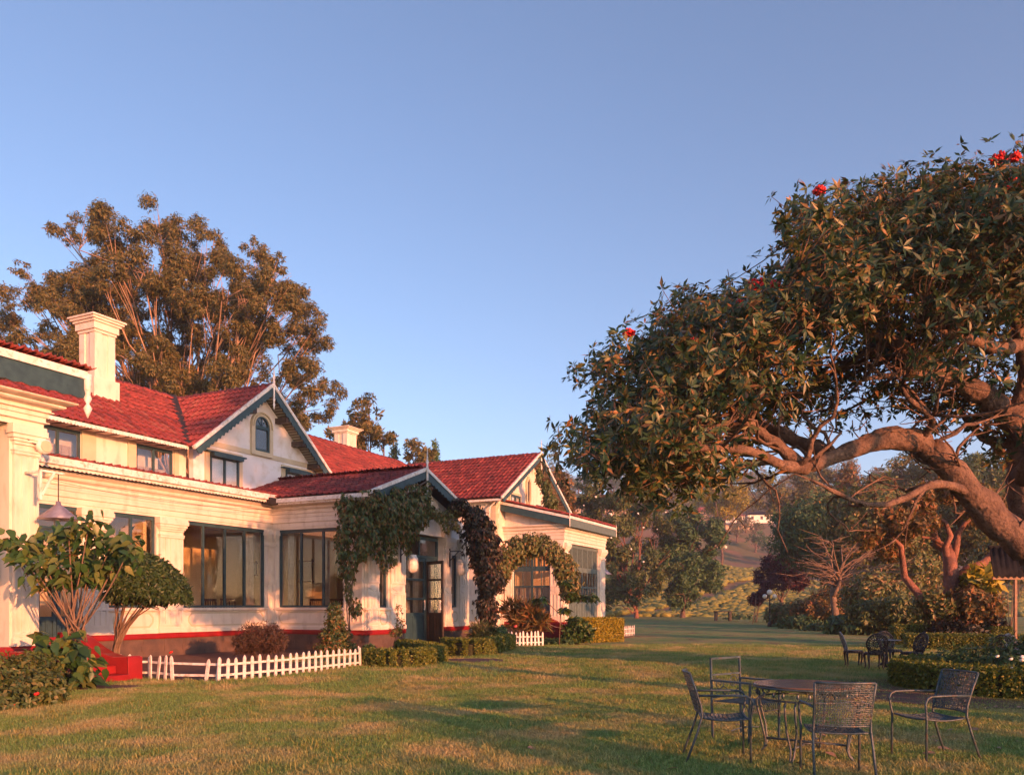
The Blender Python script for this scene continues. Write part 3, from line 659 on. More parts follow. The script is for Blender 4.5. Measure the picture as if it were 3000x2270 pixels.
# main roof beyond the gable
m2 = roofslab(None, [(5.2, ME, ZE), (15.3, ME, ZE), (18.6, MR, ZR), (1.7, MR, ZR)]).build('main_roof', 'darkwood', HOME)
tiles((1.8, ME, ZE), (1, 0, 0), ey, 16.8, SL, lambda x, y: 1.8+x > 5.4-3.6*y/SL and 1.8+x < 15.3+3.3*y/SL, 0, m2)
ridge(m2, (1.8, MR, ZR), (18.6, MR, ZR))
wallbox('upper_wall', 'white', [(5.0, 14.6, UV0-.2, UV0, 5.0, 7.0)])
# lean-to roof along the front (nearly edge-on) : v .6 z 5.38 -> v -2.5 z 5.62
fr_ = roofslab(None, [(-11.2, .55, 5.30), (.3, .55, 5.30), (.3, UV0, 5.62), (-11.2, UV0, 5.62)]).build('verandah_roof', 'darkwood', HOME)
tiles((-10.9, .6, 5.31), (1, 0, 0), (0, -3.1, .32), 11.2, 3.1, None, 0, fr_)
f = FB('u', .58); f.box(-11.2, -.42, -.02, .02, 5.17, 5.36); f.build('fascia_board', 'trimwhite', HOME)
scallop_eave('u', .50, -11.2, -.5, 5.22, .15, 'trimwhite', .13); wallbox('eave_soffit', 'darkwood', [(-11.2, -.4, 0.02, .5, 5.2, 5.22)])
# porch roof: ridge u=2.95
PA = (2.95, 6.46); PF = (-.5, 5.22); PG = (6.45, 5.17); VP = 4.5
pr = roofslab(None, [(PF[0], VP, PF[1]), (PA[0], VP, PA[1]), (PA[0], -2.3, PA[1]), (PF[0], -2.3, PF[1])]).build('porch_roof', 'darkwood', HOME)
roofslab(None, [(PG[0], VP, PG[1]), (PA[0], VP, PA[1]), (PA[0], -2.3, PA[1]), (PG[0], -2.3, PG[1])]).build('porch_roof', 'darkwood', HOME)
eyp = np.array([PA[0]-PF[0], 0, PA[1]-PF[1]]); Lp = np.linalg.norm(eyp)
tiles((PF[0], VP, PF[1]), (0, -1, 0), eyp, 6.8, Lp, None, 0, pr)
tiles((PG[0], VP, PG[1]), (0, -1, 0), (PA[0]-PG[0], 0, PA[1]-PG[1]), 6.8, Lp, None, 0, pr)
ridge(pr, (PA[0], -2.3, PA[1]+.03), (PA[0], VP-.6, PA[1]+.03))
bargeboard(PA, PF, VP+.04, .36); bargeboard(PA, PG, VP+.045, .36); finial(PA[0], VP+.10, PA[1]+.02)
wallbox('fascia_board', 'trimwhite', [(-.56, -.52, .62, VP, 5.08, 5.22)]); scallop_eave('v', -.46, .6, VP-.1, 5.12, .12, 'trimwhite', .11)
wallbox('eave_soffit', 'trimwhite', [(-.5, .02, .6, VP, 5.09, 5.11)])
wallbox('valley_outlet', 'tiledark', [(-.85, -.42, .30, .68, 5.02, 5.24)])
# right wing: gable to the front, ridge u=18.8
RA = (18.8, 9.85); RF = (14.05, 6.93); RG = (23.4, 7.0); VR = 2.1
rr = roofslab(None, [(RF[0], VR, RF[1]), (RA[0], VR, RA[1]), (RA[0], -6.8, RA[1]), (RF[0], -2, RF[1])]).build('wing_roof', 'darkwood', HOME)
roofslab(None, [(RG[0], VR, RG[1]), (RA[0], VR, RA[1]), (RA[0], -6.8, RA[1]), (RG[0], -6.8, RG[1])]).build('wing_roof', 'ceil', HOME)
eyr = np.array([RA[0]-RF[0], 0, RA[1]-RF[1]]); Lr = np.linalg.norm(eyr)
tiles((RF[0], VR, RF[1]), (0, -1, 0), eyr, 9.0, Lr, lambda x, y: x < 4.1+4.8*y/Lr, 0, rr)
ridge(rr, (RA[0], -6.8, RA[1]+.03), (RA[0], VR, RA[1]+.03))
bargeboard(RA, RF, VR+.04); bargeboard(RA, RG, VR+.045); finial(RA[0], VR+.1, RA[1]+.05)
scallop_eave('v', RF[0]+.02, -1.5, VR-.05, RF[1]-.0, .16); wallbox('eave_soffit', 'trimwhite', [(RF[0], 14.62, -2, VR, 6.86, 6.89)])
RW, RV = 14.6, 1.5
wallbox('wing_wall', 'white', [(RW, RW+.25, -2.7, RV, 0, 6.9), (RW+.25, 23.0, RV-.25, RV, 0, 6.9)])
gw = B(); gw.prism([(RW, 6.9), (23.0, 6.9), (23.0, 7.1), (18.8, 9.65), (RW, 7.1)], 'y', RV-.25, RV); gw.build('gable_wall', 'white', HOME)
for i in range(9):      # quoins
    z = 4.7+i*.26; f = FB('u', RV); w = .34 if i % 2 else .2; f.box(RW, RW+w, .001, .02, z, z+.245); f.build('quoin', 'cream', HOME); f = FB('v', RW); f.box(RV-w, RV-.001, .001, .02, z, z+.245); f.build('quoin', 'cream', HOME)
for i in range(8):
    z = 4.4+i*.31; f = FB('v', RW); x = -1.9+(.35 if i % 2 else 0)
    while x < RV-.5: f.box(x, min(x+.78, RV-.40), .001, .008, z, z+.30); x += .8
    f.build('wall_course', 'white', HOME)
f = FB('u', RV); P = [(18.25, 7.35), (18.5, 6.85), (18.75, 7.35), (18.75, 8.3), (18.5, 8.6), (18.25, 8.3)]
for i in range(6): a, b = P[i], P[(i+1) % 6]; f.bar((a[0], .05, a[1]), (b[0], .05, b[1]), .12, .1+.003*i, up=(0, 1, 0))
f.build('window_surround', 'cream', HOME); f = FB('u', RV); f.prism(P, 'y', .005, .02); f.build('window', 'far_dark', HOME)
window('u', RV, 16.2, 17.4, 6.5, 7.4, [16.8], inset=.05); rectframe('u', RV, 16.2, 17.4, 6.5, 7.4, .12, .09); window('u', RV, 19.6, 21.2, 6.1, 7.2, [20.4], inset=.05)
wallbox('purlin_end', 'darkwood', [(20.2, 20.4, RV, VR+.02, 8.55, 8.75), (22.0, 22.2, RV, VR+.02, 7.45, 7.65)])
mb = B()
for i in range(44):
    t = i/44; mb.bar((RA[0]+(RG[0]-RA[0])*t, RV, RA[1]-.16+(RG[1]-RA[1])*t), (RA[0]+(RG[0]-RA[0])*t, VR, RA[1]-.16+(RG[1]-RA[1])*t), .06, .03)
mb.build('soffit_board', 'cream', HOME)
# bay of the right wing: side wall u=15.6, front v=4.8
BU, BV, BE = 15.6, 4.8, 21.8
wallbox('bay_wall', 'white', [(BU, BU+.25, RV+.001, RV+.5, .56, 4.7), (BU, BU+.25, BV-.75, BV, .56, 4.7), (BU, BU+.25, RV, BV, 4.7, 5.65), (BU+.25, BU+.6, BV-.25, BV, .56, 4.7), (BE-1.0, BE, BV-.25, BV, .56, 4.7), (BU+.25, BE, BV-.25, BV, 4.7, 5.65), (BE-.25, BE, RV, BV-.25, .56, 5.65),
                              (BU, BE, BV-.25, BV, .56, .8)])
gw = B(); gw.prism([(RV, 5.65), (BV+.1, 5.65), (BV+.1, 5.9), (RV, 6.85)], 'x', BU+.02, BU+.22); gw.build('bay_gable_wall', 'white', HOME)
wallbox('bay_plinth', 'plinth', [(BU+.03, BU+.28, RV, BV-.03, -.1, .56), (BU+.03, BE-.03, BV-.28, BV-.03, -.1, .56)])
mb = B(); mb.sweep([(-.1, .56), (.03, .56), (.05, .60), (.05, .70), (.02, .72), (-.1, .72)], [(BE, BV), (BU, BV), (BU, RV)]); mb.build('plinth_band', 'red', HOME)
mb = B(); mb.sweep([(o*1.25, 4.7+(z-4.28)*1.13) for o, z in EP], [(BE, RV), (BE, BV), (BU, BV), (BU, RV)]); mb.build('entablature', 'white', HOME)
pillar('v', BU, BV-.70, BV-.06, z1=4.7, flutes=3, d=.05); pillar('u', BV, BU+.06, BU+.52, z1=4.7, flutes=2, d=.05); pillar('u', BV, BE-.92, BE-.08, z1=4.7, flutes=3, d=.05); pillar('v', BU, RV+.05, RV+.42, z1=4.7, flutes=2, d=.05)
wallbox('interior_wall', 'inner', [(BU+1.8, BU+1.9, RV, BV-.3, .7, 4.6), (BU+.3, BE-.3, RV+.3, RV+.4, .7, 4.6)])
def shutters(ax, off, s0, s1, n, z0=.74, z1=4.68):
    """glazed folding doors: panel below, two tiers of glass, slatted head"""
    w = (s1-s0)/n
    for i in range(n):
        a, b = s0+i*w, s0+(i+1)*w; f = FB(ax, off-.12 if ax == 'u' else off+.12); st = .055
        f.box(a+.004, a+st, -.02, .03, z0, z1); f.box(b-st, b-.004, -.02, .03, z0, z1)
        for q0, q1 in ((z0, z0+.12), (1.62, 1.72), (2.48, 2.56), (3.3, 3.55), (z1-.15, z1)): f.box(a+st, b-st, -.018, .028, q0, q1)
        f.box((a+b)/2-.015, (a+b)/2+.015, -.016, .026, 1.72, 3.3); f.box(a+st, b-st, -.008, .006, z0+.12, 1.62)
        f.box(a+st+.04, (a+b)/2-.02, .006, .018, z0+.18, 1.56); f.box((a+b)/2+.02, b-st-.04, .006, .018, z0+.18, 1.56)
        k = 5
        for j in range(k): x = a+st+(b-a-2*st)*(j+.5)/k; f.box(x-.022, x+.022, -.014, .022, 3.55, z1-.15)
        d = f.build('folding_door', 'teal_sunlit' if ax == 'u' else 'teal', HOME)  # front leaves take the sun-paled teal, side leaves the plain one
        for (q0, q1) in ((1.72, 2.48), (2.56, 3.3)):
            g_ = FB(ax, off-.12 if ax == 'u' else off+.12); g_.box(a+st-.002, b-st+.002, 0, .005, q0-.002, q1+.002); g_.build('pane', 'glass', d)
        curtain(ax, off-.26 if ax == 'u' else off+.26, a+.03, b-.03, 1.68, 2.55)
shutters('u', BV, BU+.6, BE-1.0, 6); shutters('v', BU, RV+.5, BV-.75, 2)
# bay roof
mb = B(); ap = (RV, 6.72); lo = (5.25, 5.98)
br = roofslab(None, [(BU-.45, ap[0], ap[1]+.18), (BE+.5, ap[0], ap[1]+.18), (BE+.5, lo[0], lo[1]), (BU-.45, lo[0], lo[1])]).build('bay_roof', 'darkwood', HOME)
tiles((BU-.5, lo[0]+.03, lo[1]+.01), (1, 0, 0), (0, ap[0]-lo[0], ap[1]+.18-lo[1]), BE-BU+1.0, 3.75, None, 0, br)
for nm, m_, w0, w1, dx in (('bay_verge_board', 'trimwhite', .02, .15, .03), ('bay_bargeboard', 'teal', .15, .50, 0)):
    mb = B(); mb.prism([(ap[0], ap[1]+.18-w0), (lo[0]+.05, lo[1]-w0), (lo[0]+.05, lo[1]-w1), (ap[0], ap[1]+.18-w1)], 'x', BU-.5-dx, BU-.44); mb.build(nm, m_, HOME)
f = FB('u', lo[0]+.05); f.box(BU-.5, BE+.52, 0, .03, lo[1]-.13, lo[1]+.0); f.build('fascia_board', 'trimwhite', HOME)
scallop_eave('u', lo[0]+.05, BU-.5, BE+.5, lo[1]-.131, .40, 'teal_sunlit', .12, .03, 'eave_board'); finial(BU-.5, lo[0]+.08, lo[1]-.1, .5); finial(BE+.53, lo[0]+.08, lo[1]-.1, .45)
wallbox('eave_soffit', 'inner', [(BU-.3, BE+.3, BV+.1, lo[0], lo[1]-.28, lo[1]-.25)])

# left wing: verandah block, pillar face v=4, right end u=-11.4
wallbox('left_wing_wall', 'white', [(-12.03, -11.4, 3.4, 4, ZP-.16, 5.2), (-16, -11.4, 3.4, 4, 5.2, 5.9), (-16, -12.03, 3.4, 3.6, 0, 5.2), (-11.65, -11.4, -2.5, 3.4, 0, 5.9)])
f = FB('u', 3.62); f.box(-12.6, -12.06, 0, .05, .75, 5.15); f.build('shutter', 'teal', HOME)
pillar('u', 4, -11.97, -11.45, z1=5.2, flutes=3, d=.06)
mb = B(); mb.sweep([(o*2.0 if o > 0 else o, 5.2+(z-4.28)*.72) for o, z in EP], [(-11.4, 0), (-11.4, 4), (-16, 4)][::1] if False else [(-11.4, -1), (-11.4, 4), (-16, 4)]); mb.build('entablature', 'white', HOME)
lw = roofslab(None, [(-16, 4.75, 6.42), (-10.78, 4.75, 6.42), (-10.78, -1.5, 7.0), (-16, -1.5, 7.0)]).build('left_wing_roof', 'darkwood', HOME)
tiles((-15.9, 4.80, 6.46), (1, 0, 0), (0, -6.2, .55), 5.2, 6.2, None, 0, lw)
f = FB('u', 4.74); f.box(-16, -10.85, -.02, .02, 6.28, 6.44); f.build('fascia_board', 'trimwhite', HOME)
wallbox('eave_board', 'cream', [(-16, -10.9, 4.5, 4.70, 6.36, 6.42)]); scallop_eave('u', 4.70, -16, -10.85, 6.28, .42, 'teal', .34, .03, 'eave_board')
mb = B(); mb.lathe([(.01, -.62), (.09, -.42), (.03, -.32), (.085, -.22), (.05, -.12), (.08, -.02), (.085, .28), (.0751, .3)], (-10.82, 4.72, 6.1), 8); mb.build('pendant', 'trimwhite', HOME, True)
wallbox('gable_coping', 'white', [(-13.2, -12.2, 1.5, 2.5, 6.4, 7.35)])

# join the rest of the tiles
Ms = np.array(BAG); base = np.c_[TV, np.ones(len(TV))]; V = np.einsum('nij,kj->nki', Ms, base)[:, :, :3].reshape(-1, 3)
quads = np.array(TF); F = (quads[None]+(np.arange(len(Ms))*len(TV))[:, None, None]).reshape(-1, 4)
o = npmesh('roof_tiles', V, F, 'tile', HOME, np.repeat(rng.random(len(Ms)), len(quads))); o['kind'] = 'stuff'
# chimneys
def chimney(u, v, w, z0, z1, s=1., parent=HOME):
    mb = B(); h = w/2; g2 = w*.12
    mb.box(u-h*1.25, u+h*1.25, v-h*1.25, v+h*1.25, z0, z0+(z1-z0)*.28)
    a, b = z0+(z1-z0)*.28, z0+(z1-z0)*.78
    mb.box(u-h*.9, u+h*.9, v-h*.9, v+h*.9, a, b)
    for sx in (-1, 1):
        for sy in (-1, 1): mb.box(u+sx*h-(g2 if sx > 0 else -g2*0)-(0 if sx > 0 else 0), u+sx*h-(0 if sx > 0 else -g2)*1-(0), v+sy*h-(g2*2.4 if sy > 0 else 0), v+sy*h+(0 if sy > 0 else g2*2.4), a, b-.001) if False else mb.box(min(u+sx*h, u+sx*h*.30), max(u+sx*h, u+sx*h*.30), min(v+sy*h, v+sy*h*.30), max(v+sy*h, v+sy*h*.30), a, b)
    L = z1-z0
    for e_, p, q in ((1.08, .78, .81), (1.22, .81, .885), (1.36, .885, .91), (1.52, .91, .935), (1.66, .935, .955)): mb.box(u-h*e_, u+h*e_, v-h*e_, v+h*e_, z0+L*p, z0+L*q)
    k = h*1.66; zt = z0+L*.955; mb.add([(u-k, v-k, zt), (u+k, v-k, zt), (u+k, v+k, zt), (u-k, v+k, zt), (u-k*.45, v-k*.45, z1), (u+k*.45, v-k*.45, z1), (u+k*.45, v+k*.45, z1), (u-k*.45, v+k*.45, z1)], [(0, 3, 2, 1), (4, 5, 6, 7), (0, 1, 5, 4), (1, 2, 6, 5), (2, 3, 7, 6), (3, 0, 4, 7)])
    mb.build('chimney', 'white', parent, bevel=.015)
chimney(-3.20, -4.9, .80, 8.4, 11.50); chimney(14.0, -7.4, .85, 9.4, 11.3)
# pictures and furniture seen through the windows
def local_thing(name, label, cat, u, v, z=0, group=None):
    x, y = UV(u, v); return thing(name, label, cat, (x, y, z), CU, group)
def picture(u, v, z, w, h, ax, label):
    t = local_thing('framed_picture', label, 'picture', u, v, z, 'framed prints on the interior walls')
    mb = MB()
    if ax == 'u':   # hangs on a wall facing -u (right hand wall)
        mb.box(-.03, -.01, -w/2, w/2, -h/2, h/2); mb.build('print', 'paper', t); mb = MB()
        for s in (-1, 1): mb.box(-.055, -.005, s*w/2-.02, s*w/2+.02, -h/2-.08, h/2+.08); mb.box(-.05, -.008, -w/2-.08, w/2+.08, s*h/2-.02, s*h/2+.02)
    else:
        mb.box(-w/2, w/2, -.03, -.01, -h/2, h/2); mb.build('print', 'paper', t); mb = MB()
        for s in (-1, 1): mb.box(s*w/2-.02, s*w/2+.02, -.055, -.005, -h/2-.08, h/2+.08); mb.box(-w/2-.08, w/2+.08, -.05, -.008, s*h/2-.02, s*h/2+.02)
    mb.build('frame', 'wood', t); return t
picture(-3.45, -3.14, 3.0, .5, .55, 'v', 'small framed print in the main window, upper of the left pair'); picture(-3.45, -3.14, 2.1, .5, .55, 'v', 'small framed print in the main window, lower of the left pair')
picture(-4.4, -3.14, 3.0, .45, .6, 'v', 'framed print at the left edge of the main window, upper'); picture(-4.4, -3.14, 2.1, .45, .6, 'v', 'framed print at the left edge of the main window, lower')
picture(2.3, -3.14, 3.0, .5, .5, 'v', 'framed print on the sunlit wall behind the side window'); picture(3.29, -1.2, 2.9, .6, .8, 'u', 'larger framed print on the cross wall behind the side window')
def wood_chair(name, label, cat, u, v, rot, w=.6, grp=None, h=1.0):
    t = local_thing(name, label, cat, u, v, .7, grp); t.rotation_euler.z += rot
    mb = MB(); mb.box(-w/2, w/2, -.25, .25, .40, .45); mb.build('seat', 'wood', t)
    mb = MB(); mb.box(-w/2, w/2, .22, .26, h-.08, h); mb.box(-w/2, w/2, .22, .26, .6, .65)
    k = int(w/.09)
    for i in range(k): x = -w/2+w*(i+.5)/k; mb.box(x-.02, x+.02, .225, .25, .65, h-.08)
    mb.build('backrest', 'wood', t)
    for sx in (-1, 1):
        for sy in (-1, 1): mb = MB(); mb.box(sx*(w/2-.02)-.02, sx*(w/2-.02)+.02, sy*.23-.02, sy*.23+.02, 0, .4 if sy < 0 else h-.1); mb.build('leg', 'wood', t)
    return t
wood_chair('wooden_chair', 'slatted wooden chair seen through the main front window', 'chair', -2.0, -.7, R(0), .62, h=1.08)
wood_chair('wooden_chair', 'dark wooden armchair at the left of the main front window, turned sideways', 'chair', -2.9, -1.0, R(35), .62, h=1.1)
wood_chair('wooden_bench', 'long slatted wooden bench behind the side window', 'bench', 1.2, 1.6, R(-90), 2.2, h=1.1)
wood_chair('wooden_chair', 'wooden chair half hidden beside the right jamb of the main window', 'chair', -1.2, -.8, R(-30), .55, h=1.1)

# ------------------------------------------------------------------ lamps on the walls
def cone_lamp(u, v, z, label, s=1.):
    t = local_thing('wall_lamp', label, 'lamp', u, v, z)
    mb = MB(); mb.lathe([(.385*s, -.31*s), (.39*s, -.30*s), (.05*s, .0), (.045*s, .06*s), (.035*s, .06*s), (.04*s, -.005), (.37*s, -.305*s)], (0, 0, 0), 24); mb.build('lamp_shade', 'lampmetal', t, True)
    mb = MB(); mb.tube([(0, 0, .05), (0, 0, .62*s)], .012, 6); mb.build('cord', 'castiron', t)
    return t
t = cone_lamp(-11.36, 4.55, 3.62, 'conical blue-grey lamp hanging by the big left pillar above the shrub')
mb = MB(); mb.box(-.42, .12, -.02, .02, .62, .66); mb.bar((-.36, 0, .15), (-.10, 0, .62), .035, .05); mb.box(-.42, -.37, -.03, .03, .05, .66); mb.box(-.42, -.36, 0, .5, .60, .64); mb.build('bracket', 'trimwhite', t)
mb = MB(); mb.lathe([(.0, -.46), (.05, -.44), (.06, -.36), (.03, -.30)], (0, 0, .12), 8); mb.build('bulb', 'globe', t, True)
t = cone_lamp(BE+.42, BV-.1, 3.62, 'small conical lamp on the far right corner of the bungalow', .95)
mb = MB(); mb.box(-.40, .05, -.02, .02, .55, .59); mb.box(-.42, -.38, -.03, .03, .1, .6); mb.build('bracket', 'castiron', t)
t = local_thing('round_speaker', 'round cream drum-shaped fitting high on the big left pillar', 'speaker', -11.42, 4.16, 4.82)
mb = MB(); mb.tube([(0, .10, 0), (0, -.10, 0)], [.15, .15], 20); mb.build('drum', 'trimwhite', t, True); mb = MB(); mb.tube([(0, -.10, 0), (0, -.115, 0)], [.12, .115], 20); mb.build('cover', 'cream', t)
mb = MB(); mb.tube([(-.1, .0, .02), (-.28, .05, .06), (-.3, .1, .1)], .015, 5); mb.lathe([(.02, -.03), (.05, 0), (.02, .05)], (-.3, .05, .1), 8); mb.build('bracket', 'castiron', t)
def lantern(u, v, z, label):
    t = local_thing('cage_lantern', label, 'lantern', u, v, z, 'caged lanterns either side of the porch door')
    mb = MB(); mb.lathe([(.05, .0), (.14, .06), (.165, .14), (.165, .40), (.15, .44)], (0, 0, 0), 16); mb.build('glass_globe', 'globe', t, True)
    mb = MB(); mb.lathe([(.17, .42), (.18, .44), (.18, .50), (.14, .53), (.13, .60), (.05, .62)], (0, 0, 0), 16)
    for i in range(6):
        a = i*math.pi/3; mb.tube([(.04*math.cos(a), .04*math.sin(a), -.02), (.15*math.cos(a), .15*math.sin(a), .05), (.18*math.cos(a), .18*math.sin(a), .14), (.18*math.cos(a), .18*math.sin(a), .44)], .007, 4)
    for z_ in (.14, .28): mb.tube([(.18*math.cos(q), .18*math.sin(q), z_) for q in np.linspace(0, 2*math.pi, 17)], .007, 4)
    mb.build('cage', 'trimwhite', t)
    mb = MB(); mb.tube([(0, 0, .6), (0, 0, .95)], .01, 5); mb.bar((0, 0, .95), (-.0, .5, .95), .03, .03); mb.bar((0, .5, .35), (0, .5, 1.05), .04, .03); mb.bar((0, .12, .93), (0, .48, .6), .025, .025); mb.build('bracket', 'castiron', t)
    return t
lantern(1.95, 4.62, 2.72, 'cream caged glass lantern left of the porch door, catching the sun'); lantern(5.42, 4.62, 2.72, 'white caged glass lantern right of the porch door, in shade')
# slack wires across the front
for i, (a, b, sag) in enumerate([((-11.3, .75, 5.0), (-.3, .5, 4.9), .35), ((-11.0, .7, 4.85), (-.2, .45, 4.95), .15)]):
    mb = B(); mb.tube([(a[0]+(b[0]-a[0])*t, a[1]+(b[1]-a[1])*t, a[2]+(b[2]-a[2])*t-sag*4*t*(1-t)) for t in np.linspace(0, 1, 14)], .006, 4)
    o = mb.build('hanging_wire', 'castiron', None); o.location = (CO[0], CO[1], 0); o.rotation_euler.z = CU
    tag(o, ['thin slack wire sagging deepest under the front eaves', 'thin tighter wire strung just under the front eaves'][i], 'wire')

# rainwater pipes and a small vent
for u_, v_, z1_ in ((14.40, 1.25, 6.8),):
    mb = B(); mb.tube([(u_, v_+.35, z1_), (u_, v_+.02, z1_-.28), (u_, v_, z1_-.5), (u_, v_, .1)], .04, 8)
    for z_ in (1.2, 2.6, 3.9): mb.box(u_-.06, u_+.06, v_-.05, v_+.045, z_, z_+.05)
    mb.build('rainwater_pipe', 'trimwhite', HOME)
# red steps at the left wing and right wing
t = local_thing('red_steps', 'glossy red steps with a curved flank wall at the left wing', 'steps', -10.70, 4.0)
mb = MB(); P = [(-.2, 0), (1.98, 0), (1.98, .52), (1.55, .50), (1.2, .56), (.9, .68), (.55, .86), (.25, .98), (-.2, .98)]
mb.prism([(-a, b) for a, b in P], 'x', -.16, .16); mb.build('flank_wall', 'red', t, bevel=.02)
mb = MB(); mb.box(-.175, .175, -2.0, -1.981, 0, .50); mb.build('newel', 'red', t, bevel=.008)
for i in range(4):
    mb = MB(); mb.box(-1.5, -.161, -2.05+.42*i, 0, .16*i+.001*i, .16*(i+1)); mb.build('step', 'red', t, bevel=.01)
t = local_thing('red_steps', 'low red curved steps behind the short white fence at the right wing', 'steps', 12.6, 4.4)
mb = MB(); mb.prism([(-a, b) for a, b in P], 'x', -.1, .1); mb.build('flank_wall', 'red', t); mb = MB(); mb.prism([(-a, b) for a, b in P], 'x', 1.4, 1.6); mb.build('flank_wall', 'red', t)
for i in range(4):
    mb = MB(); mb.box(.101, 1.399, -1.9+.42*i, .1, .14*i, .14*(i+1)); mb.build('step', 'red', t)
def slab(name, label, c, rx, ry, rot, seed):
    q = np.random.default_rng(seed); n = 22; mb = MB(); P = [(rx*math.cos(2*math.pi*i/n)*(1+.06*q.normal()), ry*math.sin(2*math.pi*i/n)*(1+.06*q.normal())) for i in range(n)]
    mb.prism(P, 'z', -.05, .045); o = mb.build(name, 'slab', None, bevel=.012); o.location = (c[0], c[1], 0); o.rotation_euler.z = rot; return tag(o, label, 'stone slab')
slab('stone_slab', 'dark flat stone slab in front of the red steps', (-7.9, 15.1), 1.15, .42, R(15), 1)
slab('stone_slab', 'terracotta half-round slab between the two low hedges at the porch', (-1.15, 22.6), .95, .8, R(20), 2)
# ------------------------------------------------------------------ picket fences
def fence(label, pts, n, h=.50, w=.075, gaps=(), lean=.05, grp='white picket fences round the flower beds'):
    P = [np.array(p, float) for p in pts]; t = thing('picket_fence', label, 'fence', (P[0][0], P[0][1], 0), 0, grp)
    segs = list(zip(P[:-1], P[1:])); Ls = [np.linalg.norm(b-a) for a, b in segs]; tot = sum(Ls); o = P[0]
    for k, ((a, b), L) in enumerate(zip(segs, Ls)):
        for z in (.14, .36):
            mb = MB(); a2 = a-o; b2 = b-o; d = (b-a)/L; nrm = np.array([-d[1], d[0]])*.02
            mb.bar((*(a2+nrm), z+rnd.uniform(-.01, .01)), (*(b2+nrm), z+rnd.uniform(-.01, .01)), .022, .045); mb.build('rail', 'fence', t)
    for i in range(n):
        if i in gaps: continue
        s = tot*i/(n-1)
        for (a, b), L in zip(segs, Ls):
            if s <= L+1e-6: break
            s -= L
        d = (b-a)/L; p = a+d*s-o; ang = math.atan2(d[1], d[0]); hh = h*rnd.uniform(.95, 1.06)
        mb = MB(); mb.prism([(-w/2, .0), (w/2, .0), (w/2, hh-.07), (w*.32, hh-.025), (0, hh), (-w*.32, hh-.025), (-w/2, hh-.07)], 'y', -.012, .012)
        q = mb.build('picket', 'fence', t, bevel=.003); q.location = (p[0], p[1], 0); q.rotation_euler = (rnd.gauss(0, .02), rnd.gauss(0, lean), ang)
    return t
a0 = UV(-10.50, 5.3); a1 = gr(640, 16.45); a2 = gr(1058, 20.5); a3 = UV(-4.9, 7.2)
fence('longest white picket fence, round the bed by the red steps', [a0, gr(440, 17.3)], 4, lean=.02)
fence('leaning front corner of picket fence with two pickets missing', [gr(440, 17.2), gr(505, 16.75), gr(636, 16.45)], 8, gaps=(5, 6) if False else (4, 5), lean=.10)
fence('white picket fence along the lawn in front of the main window', [gr(641, 16.4), gr(850, 18.1), a2, gr(1048, 21.3)], 26, lean=.035)
fence('short white picket fence in front of the right wing steps', [gr(1452, 30.6), gr(1590, 31.6)], 13, h=.56)
fence('tiny far white picket fence right of the golden hedge', [gr(1815, 40.5), gr(1858, 42.5)], 10, h=.55)

# ------------------------------------------------------------------ grass
def tuft(nb=14, h=.05, spread=.05, seed=1, lean=1.):
    q = np.random.default_rng(seed); V = []; F = []; r = []
    for i in range(nb):
        a = q.uniform(0, 6.28); d = q.uniform(0, spread); b = np.array([math.cos(a)*d, math.sin(a)*d, 0]); a2 = q.uniform(0, 6.28); hh = h*q.uniform(.5, 1.3); ln = q.uniform(.2, 1.1)*lean*hh
        t = np.array([math.cos(a2), math.sin(a2), 0]); s = np.array([-t[1], t[0], 0])*.0035*(1+h*12)*.6; k = len(V)
        V += [b-s, b+s, b+t*ln*.4+[0, 0, hh*.65]+s*.8, b+t*ln*.4+[0, 0, hh*.65]-s*.8, b+t*ln+[0, 0, hh]]; F += [(k, k+1, k+2), (k, k+2, k+3), (k+3, k+2, k+4)]; r += [q.random()]*3
    return np.array(V), np.array(F), np.array(r)
def grassmat(name, cols, dry):
    m = leafmat(name, cols, .6, .3); nt = m.node_tree; n = nt.nodes; l = nt.links
    pr_ = n['Principled BSDF']; src = pr_.inputs['Base Color'].links[0].from_socket
    g_ = n.new('ShaderNodeNewGeometry'); x = n.new('ShaderNodeTexNoise'); x.inputs['Scale'].default_value = .8; x.inputs['Detail'].default_value = 6; l.new(g_.outputs['Position'], x.inputs[0])
    mr_ = n.new('ShaderNodeMapRange'); mr_.inputs[1].default_value = .46; mr_.inputs[2].default_value = .64; l.new(x.outputs[0], mr_.inputs[0])
    mx = n.new('ShaderNodeMix'); mx.data_type = 'RGBA'; l.new(mr_.outputs[0], mx.inputs[0]); l.new(src, mx.inputs[6]); mx.inputs[7].default_value = (*dry, 1)
    for lk in list(src.links):
        if lk.to_socket != mx.inputs[6]: l.new(mx.outputs[2], lk.to_socket)
    return m
M['grass'] = grassmat('grass_blade', [(.09, .20, .045), (.16, .30, .065), (.24, .35, .09), (.38, .40, .15)], (.48, .41, .18))
M['grassdry'] = grassmat('dry_grass_blade', [(.16, .24, .045), (.32, .34, .08), (.45, .38, .13)], (.42, .38, .13))
